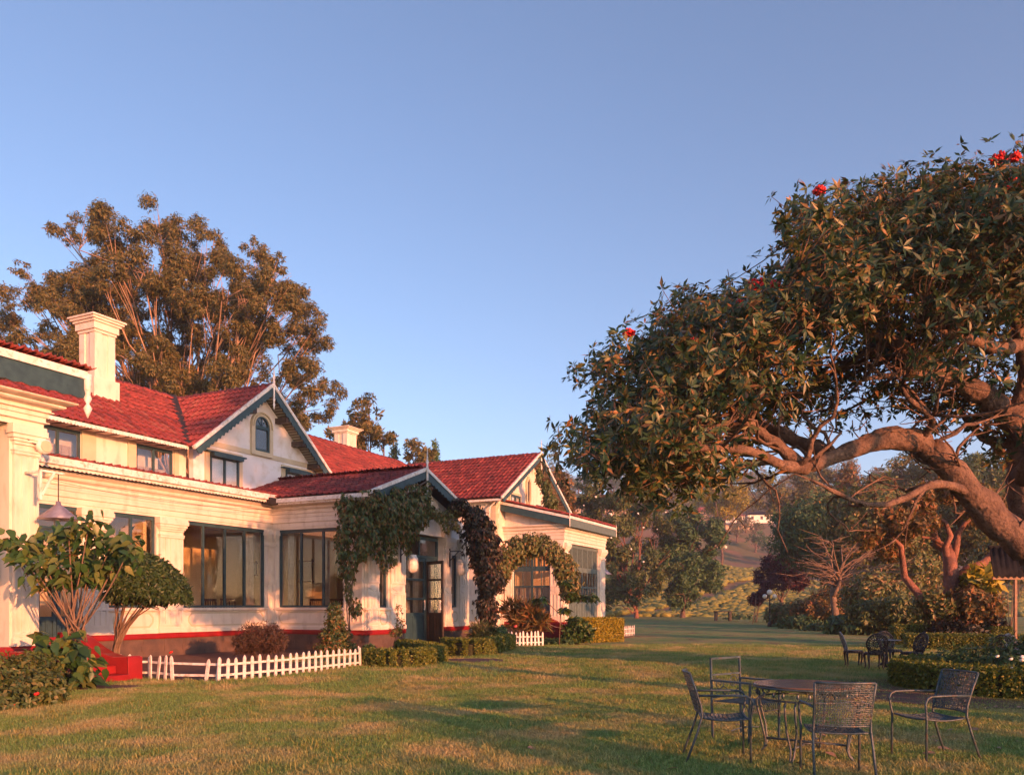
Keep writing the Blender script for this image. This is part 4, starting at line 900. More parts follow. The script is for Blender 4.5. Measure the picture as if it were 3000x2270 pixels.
def scatter(name, pts, rot, sc, src):
    """one object: points with instances of a small grass tuft"""
    me = bpy.data.meshes.new(name); me.vertices.add(len(pts)); me.vertices.foreach_set('co', pts.astype(np.float32).ravel())
    a = me.attributes.new('rot', 'FLOAT_VECTOR', 'POINT'); a.data.foreach_set('vector', rot.astype(np.float32).ravel())
    a = me.attributes.new('scl', 'FLOAT', 'POINT'); a.data.foreach_set('value', sc.astype(np.float32))
    o = bpy.data.objects.new(name, me); COL.objects.link(o)
    ng = bpy.data.node_groups.new(name, 'GeometryNodeTree'); ng.interface.new_socket('Geometry', in_out='INPUT', socket_type='NodeSocketGeometry'); ng.interface.new_socket('Geometry', in_out='OUTPUT', socket_type='NodeSocketGeometry')
    n = ng.nodes; l = ng.links; gi = n.new('NodeGroupInput'); go = n.new('NodeGroupOutput'); ip = n.new('GeometryNodeInstanceOnPoints')
    l.new(gi.outputs[0], ip.inputs['Points']); oi = n.new('GeometryNodeObjectInfo'); oi.inputs[0].default_value = src; l.new(oi.outputs['Geometry'], ip.inputs['Instance'])
    na = n.new('GeometryNodeInputNamedAttribute'); na.data_type = 'FLOAT_VECTOR'; na.inputs[0].default_value = 'rot'; l.new(na.outputs[0], ip.inputs['Rotation'])
    nb = n.new('GeometryNodeInputNamedAttribute'); nb.data_type = 'FLOAT'; nb.inputs[0].default_value = 'scl'; l.new(nb.outputs[0], ip.inputs['Scale']); l.new(ip.outputs[0], go.inputs[0])
    md = o.modifiers.new('tufts', 'NODES'); md.node_group = ng; return o
def noise2(x, y, s, seed=0):
    q = np.random.default_rng(seed); r = np.zeros_like(x)
    for i in range(6):
        a = q.uniform(0, 6.28); f = s*q.uniform(.6, 1.8); r += np.sin(x*f*math.cos(a)+y*f*math.sin(a)+q.uniform(0, 6.28))
    return r/6
def onlawn(X, Y):
    d = np.stack([X-CO[0], Y-CO[1]], -1); u = d@AV; v = d@NV
    bad = ((u > -14) & (u < 7.3) & (v < 4.1)) | ((u > 7) & (u < 23) & (v < 5)) | ((u > -10.3) & (u < -5.6) & (v < 7.7)) | ((X+7.9)**2/1.4+(Y-15.1)**2/.25 < 1) | ((X+1.15)**2/.9+(Y-22.6)**2/.6 < 1)
    return ~bad
def grass_field(name, n, y0, y1, src_arr, m, scl, thr, seed, kindlabel):
    q = np.random.default_rng(seed); Y = (q.random(n)*(y1**2-y0**2)+y0**2)**.5; X = (q.random(n)*1.42-.70)*Y
    nz = noise2(X, Y, 2.2, seed)+.6*noise2(X, Y, 7, seed+1); k = (nz+.25*q.normal(size=n) > thr) & onlawn(X, Y); X = X[k]; Y = Y[k]; nz = nz[k]
    V, F, r = src_arr; so = npmesh('grass_tuft', V, F, m, None, r); so.location = (0, -4-seed*.1, 0); so['kind'] = 'stuff'
    pts = np.stack([X, Y, lawnz(X, Y)], 1); rot = np.stack([q.normal(size=len(X))*.15, q.normal(size=len(X))*.15, q.random(len(X))*6.28], 1)
    o = scatter(name, pts, rot, scl*(.7+.7*q.random(len(X)))*(1+.25*np.clip(nz, -1, 1)), so); o['kind'] = 'stuff'; return o
grass_field('lawn_grass', 150000, 6.5, 16, tuft(14, .034, .07, 1), 'grass', 1.0, -.9, 3, '')
grass_field('lawn_grass', 90000, 15, 32, tuft(12, .04, .12, 2), 'grass', 1.2, -.7, 4, '')
grass_field('dry_lawn_grass', 52000, 6.5, 30, tuft(16, .05, .08, 3, 1.8), 'grassdry', 1.0, .22, 5, '')
# soil of the beds
def patch(name, P, m='soil', z=.03):
    mb = MB(); mb.prism([(a, b) for a, b in P], 'z', -.03, z); return tag_s(mb.build(name, m))
patch('flower_bed_soil', [UV(-10.2, .0), UV(-.1, .0), UV(-.1, 4.1), UV(-5.3, 7.3), UV(-10.1, 7.4)], z=.028)
patch('flower_bed_soil', [UV(0, 4.05), UV(6.5, 4.05), UV(9, 8.0), UV(16.5, 8.2), UV(16, 5.0), UV(15.4, 4.4), UV(14.5, 1.5), UV(7.3, 1.5), UV(7.3, 4.05)], z=.024)
q = np.random.default_rng(5)
patch('flower_bed_soil', [(8.3+3.5*math.cos(a)*(1+.06*q.normal()), 14.6+2.5*math.sin(a)*(1+.06*q.normal())) for a in np.linspace(0, 6.28, 30)[:-1]], z=.03)

# ------------------------------------------------------------------ hedges
def hedge(label, path, w, h, m='l_hedge', n=900, grp='low clipped hedges', size=.062, cat='hedge', top=None, rough=.028):
    P = [np.array(p, float) for p in path]
    for _ in range(2):
        if len(P) > 2: P = [P[0]]+[x_ for a_, b_ in zip(P[:-1], P[1:]) for x_ in (a_*.75+b_*.25, a_*.25+b_*.75)]+[P[-1]]
    o = P[0]; t = thing('clipped_hedge', label, cat, (o[0], o[1], 0), 0, grp)
    mb = MB(); pp = [p-o for p in P]
    prof = [(-w/2+.09, 0), (w/2-.09, 0), (w/2-.09, h-.10), (-w/2+.09, h-.10)]; pp0 = [p.copy() for p in pp]; pp0[0] = pp[0]+unit(pp[1]-pp[0])*.09; pp0[-1] = pp[-1]-unit(pp[-1]-pp[-2])*.09
    mb.sweep(prof, [tuple(p) for p in pp0]); mb.build('inner_branches', 'hedgecore', t)
    L = sum(np.linalg.norm(b-a) for a, b in zip(P[:-1], P[1:])); N = int(n*L*(2*h+w)); cum = np.concatenate([[0], np.cumsum([np.linalg.norm(b-a) for a, b in zip(P[:-1], P[1:])])])
    s = rng.random(N)*L; k = np.clip(np.searchsorted(cum, s)-1, 0, len(P)-2); A = np.array(pp)[k]; Bq = np.array(pp)[k+1]; d = unit(Bq-A); p2 = A+d*(s-cum[k])[:, None]; nr = np.stack([-d[:, 1], d[:, 0]], 1)
    u = rng.random(N)*(2*h+w); z = np.where(u < h, u, np.where(u < h+w, h, u-h-w)); off = np.where(u < h, -w/2, np.where(u < h+w, u-h-w/2, w/2)); 
    nn = np.zeros((N, 3)); side = (u < h) | (u >= h+w); nn[side, :2] = nr[side]*np.sign(off[side])[:, None]; nn[~side, 2] = 1
    bump = rough*(noise2(p2[:, 0]+off, p2[:, 1]+z*3, 9, 3)+.6*noise2(p2[:, 0]*2, z*5+p2[:, 1], 19, 4))
    Q = np.c_[p2+nr*off[:, None], z]+nn*(bump+rng.normal(size=N)*.02)[:, None]
    # end caps
    E = int(n*w*h*1.2); ends = []
    for p, dd in ((pp[0], -unit(pp[1]-pp[0])), (pp[-1], unit(pp[-1]-pp[-2]))):
        a = (rng.random(E)-.5)*w; nrm = np.array([-dd[1], dd[0]]); ends.append((np.c_[p+nrm*a[:, None], rng.random(E)*h]+np.array([*dd, 0])*(rng.normal(size=E)*.02)[:, None], np.tile([*dd, .1], (E, 1))))
    Q = np.concatenate([Q]+[e[0] for e in ends]); nn = np.concatenate([nn]+[e[1] for e in ends])
    leaves('leaf_surface', Q, nn+1.0*rsph(len(Q)), size, m, t, aspect=.6, droop=.05); return t
hedge('low clipped hedge left of the porch path, end of the picket fence', [gr(1072, 20.9), gr(1160, 20.0), gr(1240, 20.7), gr(1293, 22.6), gr(1230, 24.5), gr(1180, 26.0)], .5, .42, n=2600)
hedge('low clipped hedge right of the porch path, under the dark creeper', [gr(1322, 26.5), gr(1345, 24.6), gr(1420, 25.2), gr(1490, 28.8), gr(1470, 30.2)], .6, .48, n=2200)
hedge('tall golden-topped box hedge at the right corner of the bungalow', [gr(1690, 34.6), gr(1800, 35.6)], 1.3, .98, 'l_gold', n=2200)
hedge('round clipped hedge ringing the flower bed behind the right armchair', [(11.2, 12.6), (9.6, 13.25), (8.3, 13.6), (7.6, 14.6), (7.75, 16.2), (9.0, 17.2)], .75, .46, n=3000)
hedge('straight far hedge behind the black cast iron table', [gr(2655, 29.0), gr(3080, 27.5)], .9, .52, n=1800)
for i, (x, lab) in enumerate(((2632, 'leftmost of three clipped cube bushes behind the far hedge'), (2680, 'middle of three clipped cube bushes behind the far hedge'), (2722, 'rightmost of three clipped cube bushes, in the darkest shade'))):
    hedge(lab, [gr(x-16, 31.5), gr(x+16, 31.5)], .5, .78+.0*i, n=1700, grp='clipped cube bushes behind the far hedge', cat='bush')
hedge('clipped cube bush behind the right end of the far hedge', [gr(2895, 30), gr(2950, 30)], .7, .75, n=1700, cat='bush')

# ------------------------------------------------------------------ shrubs beside the house
def shrub(name, label, base, blobs, n, size, m, stems=6, stemr=.012, cat='shrub', aspect=.45, droop=.3, grp=None, sm='stem', k=5, shell=.3, down=None):
    t = thing(name, label, cat, (base[0], base[1], base[2] if len(base) > 2 else 0), 0, grp); b0 = np.array([base[0], base[1], base[2] if len(base) > 2 else 0]); mb = MB()
    for i in range(stems):
        c = blobs[i % len(blobs)]; e = np.array(c[:3])+rsph(1)[0]*np.array(c[3:6])*.5-b0; s0 = np.array([*(rng.normal(size=2)*.05), 0]); mb.tube(bez(s0, (s0+e)/2+np.array([0, 0, .15])*np.linalg.norm(e)*.5+rng.normal(size=3)*.04, e, 6), list(np.linspace(stemr, stemr*.4, 6)), 5)
    mb.build('stem', sm, t, True); tot = sum(b[3]*b[5]+b[4]*b[3] for b in blobs)
    P = []; N = []
    for b in blobs:
        nn = max(6, int(n*(b[3]*b[5]+b[4]*b[3])/tot)); p, q_ = blob(nn, np.array(b[:3])-b0, b[3:6], shell); P.append(p); N.append(q_)
    P = np.concatenate(P); N = np.concatenate(N)
    if k > 1: P, N, td = rosettes(P, N, k, size)
    else: td = None
    if down is not None: td = np.tile([0, 0, -1.], (len(P), 1))
    leaves('foliage', P, N+.4*rsph(len(N)), size, m, t, aspect=aspect, droop=droop, tipdir=td); return t
def bb(px, py, Y, rx, rz, ry=None): a = at(px, py, Y); return (a[0], a[1], a[2], rx, ry or rx, rz)
# big-leaved poinsettia: every leaf its own mesh object
pme = {}
def bigleaf(L, m, nm='leaf'):
    mb = MB(); n = 6; c = []; 
    for i in range(n+1):
        s = i/n; w = L*.27*math.sin(math.pi*min(1, s*1.01)**.62)*(1-.45*s)+.002; z = -.22*L*s*s; c.append((s*L, w, z))
    V = []; 
    for x, w, z in c: V += [(x, -w, z+.10*w/L*L), (x, 0, z-.02*L), (x, w, z+.10*w/L*L)]
    F = []
    for i in range(n): a = i*3; F += [(a, a+1, a+4, a+3), (a+1, a+2, a+5, a+4)]
    me = bpy.data.meshes.new(nm); me.from_pydata(V, [], F); me.polygons.foreach_set('use_smooth', [True]*len(F)); r = me.attributes.new('rnd', 'FLOAT', 'FACE'); r.data.foreach_set('value', [rnd.random()]*len(F)); me.materials.append(M[m]); return me
LM = [bigleaf(.34, 'l_poin') for _ in range(8)]
def put_leaf(me, p, dirv, up, parent, sc, nm='leaf'):
    o = link(nm, me, None, parent); x = Vector(dirv).normalized(); z = Vector(up); z = (z-x*z.dot(x)); z = z.normalized() if z.length > 1e-4 else x.orthogonal().normalized(); y = z.cross(x)
    Mx = Matrix((x, y, z)).transposed().to_4x4(); o.matrix_local = Matrix.Translation(Vector(p)) @ Mx @ Matrix.Scale(sc, 4); return o
pb = np.array([*gr(215, 15.3), 0]); pt = thing('poinsettia_shrub', 'tall leggy poinsettia with big drooping leaves hiding the left pillar base', 'shrub', tuple(pb))
HEADS = []
ups = [(60, 1590), (20, 1585), (110, 1600), (160, 1560), (130, 1640), (200, 1545), (250, 1600), (235, 1680), (290, 1560), (330, 1580), (360, 1600), (300, 1640), (170, 1660), (310, 1660), (120, 1690), (385, 1590), (260, 1530), (340, 1635), (215, 1625), (260, 1670), (70, 1620), (190, 1690)]
lows = [(130, 1880), (190, 1870), (100, 1930), (160, 1920), (220, 1895), (250, 1930), (120, 1985), (180, 1975), (225, 1965), (170, 2030), (205, 2010), (140, 1950), (80, 1960), (245, 1975)]
mb = MB(); crotch = at(215, 1860, 15.3)-pb
for kk in range(5): mb.tube(bez((rng.normal()*.05, rng.normal()*.05, 0), crotch*.5+rng.normal(size=3)*.04, crotch+rng.normal(size=3)*.06, 5), [.03, .026, .024, .022, .02], 7)
NL = 0
for px, py in ups+lows:
    Yh = 15.3+rng.uniform(-.5, .35); h = at(px, py, Yh)-pb; low = (px, py) in lows
    if low: Yh = 14.9; h = at(px, py, 14.9+rng.uniform(-.2, .25))-pb; s = np.array([rng.normal()*.08, rng.normal()*.08, .05])
    else: s = crotch+rng.normal(size=3)*.08
    mid = (s+h)/2+np.array([(h[0]-s[0])*.12, 0, -.10 if low else -.05]); mb.tube(bez(s, mid, h, 7), list(np.linspace(.018, .009, 7)), 6)
    nl = 8; HEADS.append(h)
    for i in range(nl):
        a = i*2.4+rng.uniform(-.4, .4); up_ = .35-.12*(i % 4); d = np.array([math.cos(a), math.sin(a), up_-.45]); p = h+np.array([0, 0, .05-.035*i])+d*.03
        put_leaf(LM[(NL+i) % 8], p, d, (0, 0, 1), pt, rng.uniform(.7, 1.1)*(1.0 if low else .92)); NL += 1
mb.build('stem', 'stem', pt, True)
HP = np.repeat(np.array(HEADS), 20, 0); HP = HP+rng.normal(size=HP.shape)*np.array([.15, .17, .12]); LV = np.array([v.co[:] for v in LM[0].vertices]); LF = np.array([p.vertices[:] for p in LM[0].polygons]); nh = len(HP)
xd = rsph(nh); xd[:, 2] = -np.abs(xd[:, 2])*.9-.1; xd = unit(xd); zd = unit(rsph(nh)*.4+np.array([.3, -.6, .7])); zd = unit(zd-xd*np.sum(xd*zd, 1, keepdims=True)); yd = np.cross(zd, xd); sc_ = (.55+.45*rng.random(nh))[:, None, None]
VV = HP[:, None]+sc_*(LV[None, :, 0:1]*xd[:, None]+LV[None, :, 1:2]*yd[:, None]+LV[None, :, 2:3]*zd[:, None]); FF = (LF[None]+(np.arange(nh)*len(LV))[:, None, None]).reshape(-1, 4)
ol = npmesh('foliage', VV.reshape(-1, 3), FF, 'l_poin', pt, np.repeat(rng.random(nh), len(LF)), True); ol['kind'] = 'stuff'
for px, py in ((405, 1562), (210, 1625)):
    for i in range(5):
        a = i*1.25; put_leaf(LM[i], at(px, py, 14.6)-pb, (math.cos(a), math.sin(a), .1), (0, 0, 1), pt, .4, 'bract').data = bigleaf(.3, 'fl_red', 'bract')
# round umbrella-shaped shrub
db = np.array([*gr(340, 18.6), 0]); dt = thing('topiary_shrub', 'dome-shaped clipped shrub on twisted stems between the pillars', 'shrub', tuple(db))
dc = at(422, 1715, 18.4)-db; N_ = 15000; d = rsph(N_); d[:, 2] = np.abs(d[:, 2]); ex = np.array([.98, .9, .90])
P = dc+np.array([0, 0, -.18])+d*ex*(.90+.12*rng.random(N_)+.035*np.sin(d[:, 0]*13+d[:, 2]*9)*np.sin(d[:, 1]*15))[:, None]; P[:, 2] -= .22*np.clip((P[:, 0]-dc[0]), -1, 1)
P2 = dc+np.array([0, 0, -.22])+rsph(2500)*np.array([.85, .8, .16])
leaves('foliage', np.concatenate([P, P2])+rng.normal(size=(len(P)+2500, 3))*.02, np.concatenate([d, rsph(2500)])+.95*rsph(len(P)+2500), .105, 'l_clip', dt, aspect=.38, droop=.6)
mb = MB()
for i in range(16):
    e = dc+np.array([math.cos(i*2.4)*.75*rng.uniform(.3, 1), math.sin(i*2.4)*.7*rng.uniform(.3, 1), -.15]); s = np.array([rng.normal()*.05, rng.normal()*.05, 0]); c1 = np.array([.05*rng.normal(), 0, dc[2]*.62]); mb.tube(bez(s, c1, e, 9, .015), list(np.linspace(.030, .010, 9)), 6)
for i in range(30):
    s = dc+np.array([rng.normal()*.25, rng.normal()*.25, -.55+rng.random()*.2]); e = dc+rsph(1)[0]*np.array([.8, .8, .1])+np.array([0, 0, -.15]); mb.tube(bez(s, (s+e)/2+rng.normal(size=3)*.05, e, 5), list(np.linspace(.012, .005, 5)), 4)
mb.build('stem', 'stem', dt, True)
shrub('rose_bush', 'low leafy rose bush with small pink blooms in the lower left corner', (*gr(60, 12.9),), [bb(40, 1990, 12.9, .5, .38), bb(-60, 1980, 12.6, .5, .45), bb(110, 2010, 12.7, .45, .3), bb(20, 2060, 12.2, .5, .25), bb(150, 2030, 12.6, .3, .25), bb(90, 1955, 13.2, .4, .3)], 1500, .085, 'l_mid', 9, .01, 'shrub', .5)
def flowers(label, pts, m, r=.035, name='flower', cat='flower', grp=None):
    for i, p in enumerate(pts):
        t = tag(MB().lathe([(.001, -r*.5), (r*.7, -r*.3), (r, 0), (r*.85, r*.4), (r*.45, r*.55), (.001, r*.45)], (0, 0, 0), 8, rnd.uniform(.8, 1.2), rnd.uniform(.8, 1.2)).build(name, m, None, True), label[i] if isinstance(label, list) else label, cat, grp); t.location = tuple(p); t.rotation_euler = (rnd.uniform(-.5, .9), rnd.uniform(-.5, .5), 0)
flowers(['pink rose bloom at the far left of the rose bush', 'pink rose bloom on top of the rose bush', 'pink-red bloom low under the poinsettia leaves'], [at(35, 2065, 12.0), at(107, 2032, 12.1), at(152, 2078, 12.35)], 'fl_red', .045, grp='rose blooms')
flowers(['small red bloom above a leaning picket of the fence'], [at(501, 1910, 16.9)], 'fl_red', .04)
shrub('flax_clump', 'dark dry bushy clump against the plinth under the corner window', (*gr(765, 22.5),), [bb(765, 1870, 22.5, .6, .45), bb(720, 1885, 22.4, .35, .3), bb(805, 1875, 22.3, .35, .4)], 2200, .10, 'l_dry', 12, .008, 'shrub', .16, 0.)
shrub('climber_mound', 'cone-shaped leafy mound at the foot of the hanging creeper', (*gr(985, 25.2),), [bb(985, 1895, 25.2, .62, .3), bb(985, 1860, 25.2, .48, .3), bb(982, 1820, 25.1, .32, .3), bb(978, 1785, 25.1, .2, .25)], 1700, .095, 'l_climb', 8, .012, 'shrub', .42, .6)
# creeper on the porch gable
def creeper(name, label, blobs, n, size, m, stems, cat='creeper', base=None, droop=.9, aspect=.42, k=4, extra=()):
    b0 = np.array(base if base is not None else (*blobs[0][:2], 0)); t = thing(name, label, cat, tuple(b0)); mb = MB()
    for pts in stems:
        pts = [np.array(p)-b0 for p in pts]
        for w in range(3): mb.tube([p+rng.normal(size=3)*.03 for p in pts], .012, 5)
    mb.build('stem', 'stem', t, True); tot = sum(b[3]*b[5] for b in blobs); P = []; N = []
    for b in blobs:
        p, q_ = blob(max(5, int(n*b[3]*b[5]/tot)), np.array(b[:3])-b0, b[3:6], .35); P.append(p); N.append(q_)
    P = np.concatenate(P); N = np.concatenate(N); P, N, td = rosettes(P, N, k, size); td = td+np.array([0, 0, -1.0])
    leaves('foliage', P, unit(N+.4*rsph(len(N))), size, m, t, aspect=aspect, droop=droop, tipdir=unit(td)); return t
def fb(u, v, z, ru, rz, rv=.3): x, y = UV(u, v); return (x, y, z, ru, rv+.1, rz)
vb = [fb(-.6, 3.7, 4.75, .42, .5), fb(-.6, 4.0, 4.3, .42, .5), fb(-.75, 3.75, 3.9, .3, .45), fb(-.8, 3.7, 3.3, .2, .45), fb(-.85, 3.75, 2.7, .14, .4), fb(-.45, 4.1, 3.5, .2, .5), fb(.4, 4.5, 2.9, .1, .3), fb(-.3, 4.5, 4.95, .5, .45), fb(.2, 4.6, 4.6, .55, .6), fb(.8, 4.6, 4.9, .6, .55), fb(1.3, 4.6, 4.6, .6, .7), fb(1.9, 4.6, 4.9, .55, .55), fb(.5, 4.6, 4.0, .45, .5), fb(1.5, 4.55, 4.0, .4, .4), fb(2.4, 4.6, 5.2, .45, .5), fb(2.5, 4.55, 4.7, .35, .4), fb(-.55, 4.4, 4.2, .28, .5), fb(-.65, 4.4, 3.5, .22, .5), fb(-.2, 4.45, 3.8, .3, .45),
      fb(.15, 4.45, 3.3, .18, .35), fb(-.95, 4.2, 3.0, .16, .4), fb(-1.1, 4.2, 2.5, .13, .4), fb(-1.2, 4.2, 2.0, .12, .35), fb(1.05, 4.4, 3.3, .13, .45), fb(1.75, 4.5, 3.6, .16, .35), fb(2.2, 4.5, 4.2, .22, .35), fb(.9, 4.5, 5.4, .5, .2), fb(2.0, 4.55, 5.65, .5, .2), fb(2.9, 4.62, 5.55, .16, .5), fb(3.0, 4.62, 4.95, .28, .25), fb(-1.0, 4.35, 1.5, .2, .3)]
xx = UV(-1.2, 4.3)
creeper('porch_creeper', 'green creeper hanging in a curtain over the left of the porch gable', vb, 5600, .13, 'l_climb', [[(*UV(-1.2, 4.3), 0), (*UV(-1.2, 4.2), 1.5), (*UV(-.9, 4.25), 3), (*UV(-.3, 4.5), 4.5), (*UV(.8, 4.6), 5.1), (*UV(2.8, 4.65), 6.0)], [(*UV(-.3, 4.5), 4.5), (*UV(.5, 4.5), 4.0), (*UV(2.4, 4.55), 4.8)]], base=(*UV(-1.2, 4.3), 0))
vb = [fb(3.4, 4.6, 5.0, .3, .2), fb(3.9, 4.6, 4.85, .3, .2), fb(4.4, 4.6, 5.0, .28, .18), fb(4.9, 4.6, 5.15, .35, .25), fb(5.4, 4.6, 5.35, .4, .3), fb(4.3, 4.6, 4.55, .15, .3), fb(5.0, 4.6, 4.65, .2, .25)]
creeper('sparse_creeper', 'thin sparse creeper trailing across the middle of the porch gable', vb, 520, .12, 'l_climbr', [[(*UV(2.9, 4.6), 5.2), (*UV(3.6, 4.6), 4.9), (*UV(4.6, 4.6), 4.9), (*UV(5.8, 4.6), 5.2)]], base=(*UV(2.9, 4.6), 5.2))
vb = [bb(1345, 1475, 31.2, .4, .25), bb(1385, 1500, 31.6, .45, .3), bb(1420, 1540, 31.8, .4, .35), bb(1445, 1580, 31.8, .3, .3)]+[bb(1395+q, 1520+i*42, 31.6, .52+.18*math.sin(i), .42) for i, q in enumerate((0, 5, 15, 20, 26, 30, 28))]+[bb(1440, 1620, 31.9, .45, .5), bb(1450, 1700, 31.9, .4, .5), bb(1432, 1800, 31.4, .42, .4), bb(1425, 1850, 31.2, .45, .3)]
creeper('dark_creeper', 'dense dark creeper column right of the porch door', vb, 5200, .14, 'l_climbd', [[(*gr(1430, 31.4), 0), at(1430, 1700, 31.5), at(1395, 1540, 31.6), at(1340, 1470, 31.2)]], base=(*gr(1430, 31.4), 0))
shrub('flax_clump', 'red and bronze flax at the foot of the dark creeper', (*gr(1425, 30.5),), [bb(1405, 1860, 30.5, .35, .4), bb(1440, 1870, 30.3, .4, .35)], 500, .28, 'l_climbr', 6, .01, 'shrub', .12, -.3)
ar = [(1478, 1620), (1492, 1590), (1520, 1572), (1555, 1566), (1590, 1572), (1620, 1590), (1645, 1615), (1662, 1645), (1670, 1680)]
vb = [bb(x, y+28, 36.3, .5, .55) for x, y in ar]+[bb(x-4, y+60, 36.2, .35, .35) for x, y in ar[:3]+ar[-3:]]+[bb(1440, 1640, 35.2, .5, .6), bb(1465, 1680, 35.6, .4, .5)]
creeper('arch_creeper', 'rounded olive creeper arching over the right wing doors', vb, 4200, .15, 'l_climbr', [[(*gr(1470, 36), 0), at(1480, 1650, 36), at(1550, 1600, 36.2), at(1650, 1640, 36.2), at(1680, 1710, 36.2)]], base=(*gr(1470, 36), 0))
creeper('gable_creeper', 'small yellow-lit creeper growing down the right wing gable', [bb(1600, 1430, 43, .3, .5), bb(1612, 1470, 42.5, .4, .5), bb(1580, 1395, 43, .18, .5)], 700, .14, 'l_mid', [[at(1565, 1370, 43.2), at(1600, 1430, 43), at(1615, 1475, 42.5)]], base=at(1565, 1370, 43.2))
# small trees and plants near the right wing
def sapling(label, base, pts, clumps, n, size, m='l_poin', name='young_tree', stemr=.02):
    b0 = np.array([base[0], base[1], 0]); t = thing(name, label, 'shrub', tuple(b0)); mb = MB()
    for s in pts: mb.tube([np.array(p)-b0 for p in s], list(np.linspace(stemr, stemr*.4, len(s))), 6)
    mb.build('stem', 'stem', t, True); P = np.concatenate([blob(n, np.array(c[:3])-b0, c[3:6], .1)[0] for c in clumps]); P2, N2, td = rosettes(P, np.tile([0, 0, 1.], (len(P), 1)), 5, size)
    leaves('foliage', P2, N2, size, m, t, aspect=.42, droop=.7, tipdir=td+[0, 0, -.4])
sapling('slender young tree with drooping leaf clusters before the right wing pillar', gr(1640, 31.8), [[(*gr(1638, 31.8), 0), at(1642, 1800, 31.8), at(1655, 1745, 31.8), at(1670, 1700, 31.8)], [at(1642, 1800, 31.8), at(1610, 1770, 31.8), at(1590, 1750, 31.8)], [at(1655, 1745, 31.8), at(1700, 1750, 31.7), at(1735, 1742, 31.6)]],
        [bb(1585, 1752, 31.8, .25, .10), bb(1668, 1742, 31.8, .18, .2), bb(1700, 1748, 31.7, .25, .16), bb(1735, 1748, 31.6, .22, .16), bb(1662, 1705, 31.8, .15, .12), bb(1655, 1785, 31.8, .15, .1)], 14, .26)
shrub('broadleaf_shrub', 'dark leafy shrub leaning on the left of the golden hedge', (*gr(1690, 33.2),), [bb(1690, 1835, 33.2, .45, .4), bb(1675, 1865, 33, .4, .3), bb(1710, 1850, 33.1, .35, .35)], 520, .17, 'l_poin', 6, .012)
shrub('sapling', 'thin upright sapling with small leaves in front of the porch', (*gr(1155, 25.8),), [bb(1168, 1790, 25.8, .09, .28), bb(1170, 1830, 25.8, .14, .3), bb(1155, 1850, 25.8, .2, .15)], 110, .07, 'l_climb', 5, .012)
shrub('broadleaf_shrub', 'grey-green bush between the dark creeper and the short fence', (*gr(1468, 30.0),), [bb(1466, 1855, 30.0, .28, .3)], 260, .10, 'l_dark', 4, .01)
shrub('flax_clump', 'spiky bronze and yellow plants by the right wing steps', (*gr(1540, 33.5),), [bb(1520, 1815, 33.5, .4, .3), bb(1550, 1800, 33.5, .4, .4), bb(1575, 1825, 33.3, .4, .3), bb(1500, 1790, 33.5, .25, .35)], 420, .45, 'l_rust', 7, .01, 'shrub', .13, -.5)
shrub('flax_clump', 'tiny dark ground plant at the base of the porch plinth', (*gr(1080, 25.6),), [bb(1082, 1900, 25.6, .18, .12)], 90, .10, 'l_dark', 3, .008)
shrub('ground_cover_shrub', 'low dark ground cover in front of the right wing plinth', (*gr(1620, 33),), [bb(1610, 1878, 33, .7, .12), bb(1650, 1880, 32.6, .5, .12)], 500, .10, 'l_dark', 3, .008)
flowers(['pink bloom beside the right wing steps'], [at(1510, 1834, 33)], 'fl_pink', .09)
# flower bed at the right
shrub('oleander_bush', 'dark leafy bush with white flowers inside the round hedge', (9.3, 15.2), [(8.6, 15.4, .45, .7, .6, .38), (9.6, 15.2, .55, .9, .7, .48), (10.4, 15.0, .6, .8, .8, .5), (8.9, 14.6, .4, .6, .5, .3), (9.9, 14.4, .5, .8, .5, .35)], 1700, .13, 'l_dark', 14, .012, 'shrub', .25, .1)
flowers(['white bloom at the left of the dark bush', 'white bloom in the middle of the dark bush', 'white bloom low on the dark bush', 'white bloom at the far right edge of the dark bush', 'small white bloom near the right edge of the dark bush'], [at(2922, 1922, 14.1), at(2962, 1930, 14.0), at(2966, 1957, 13.9), at(2996, 1924, 13.9), at(2993, 1934, 13.8)], 'fl_white', .04, grp='white blooms on the round bed')

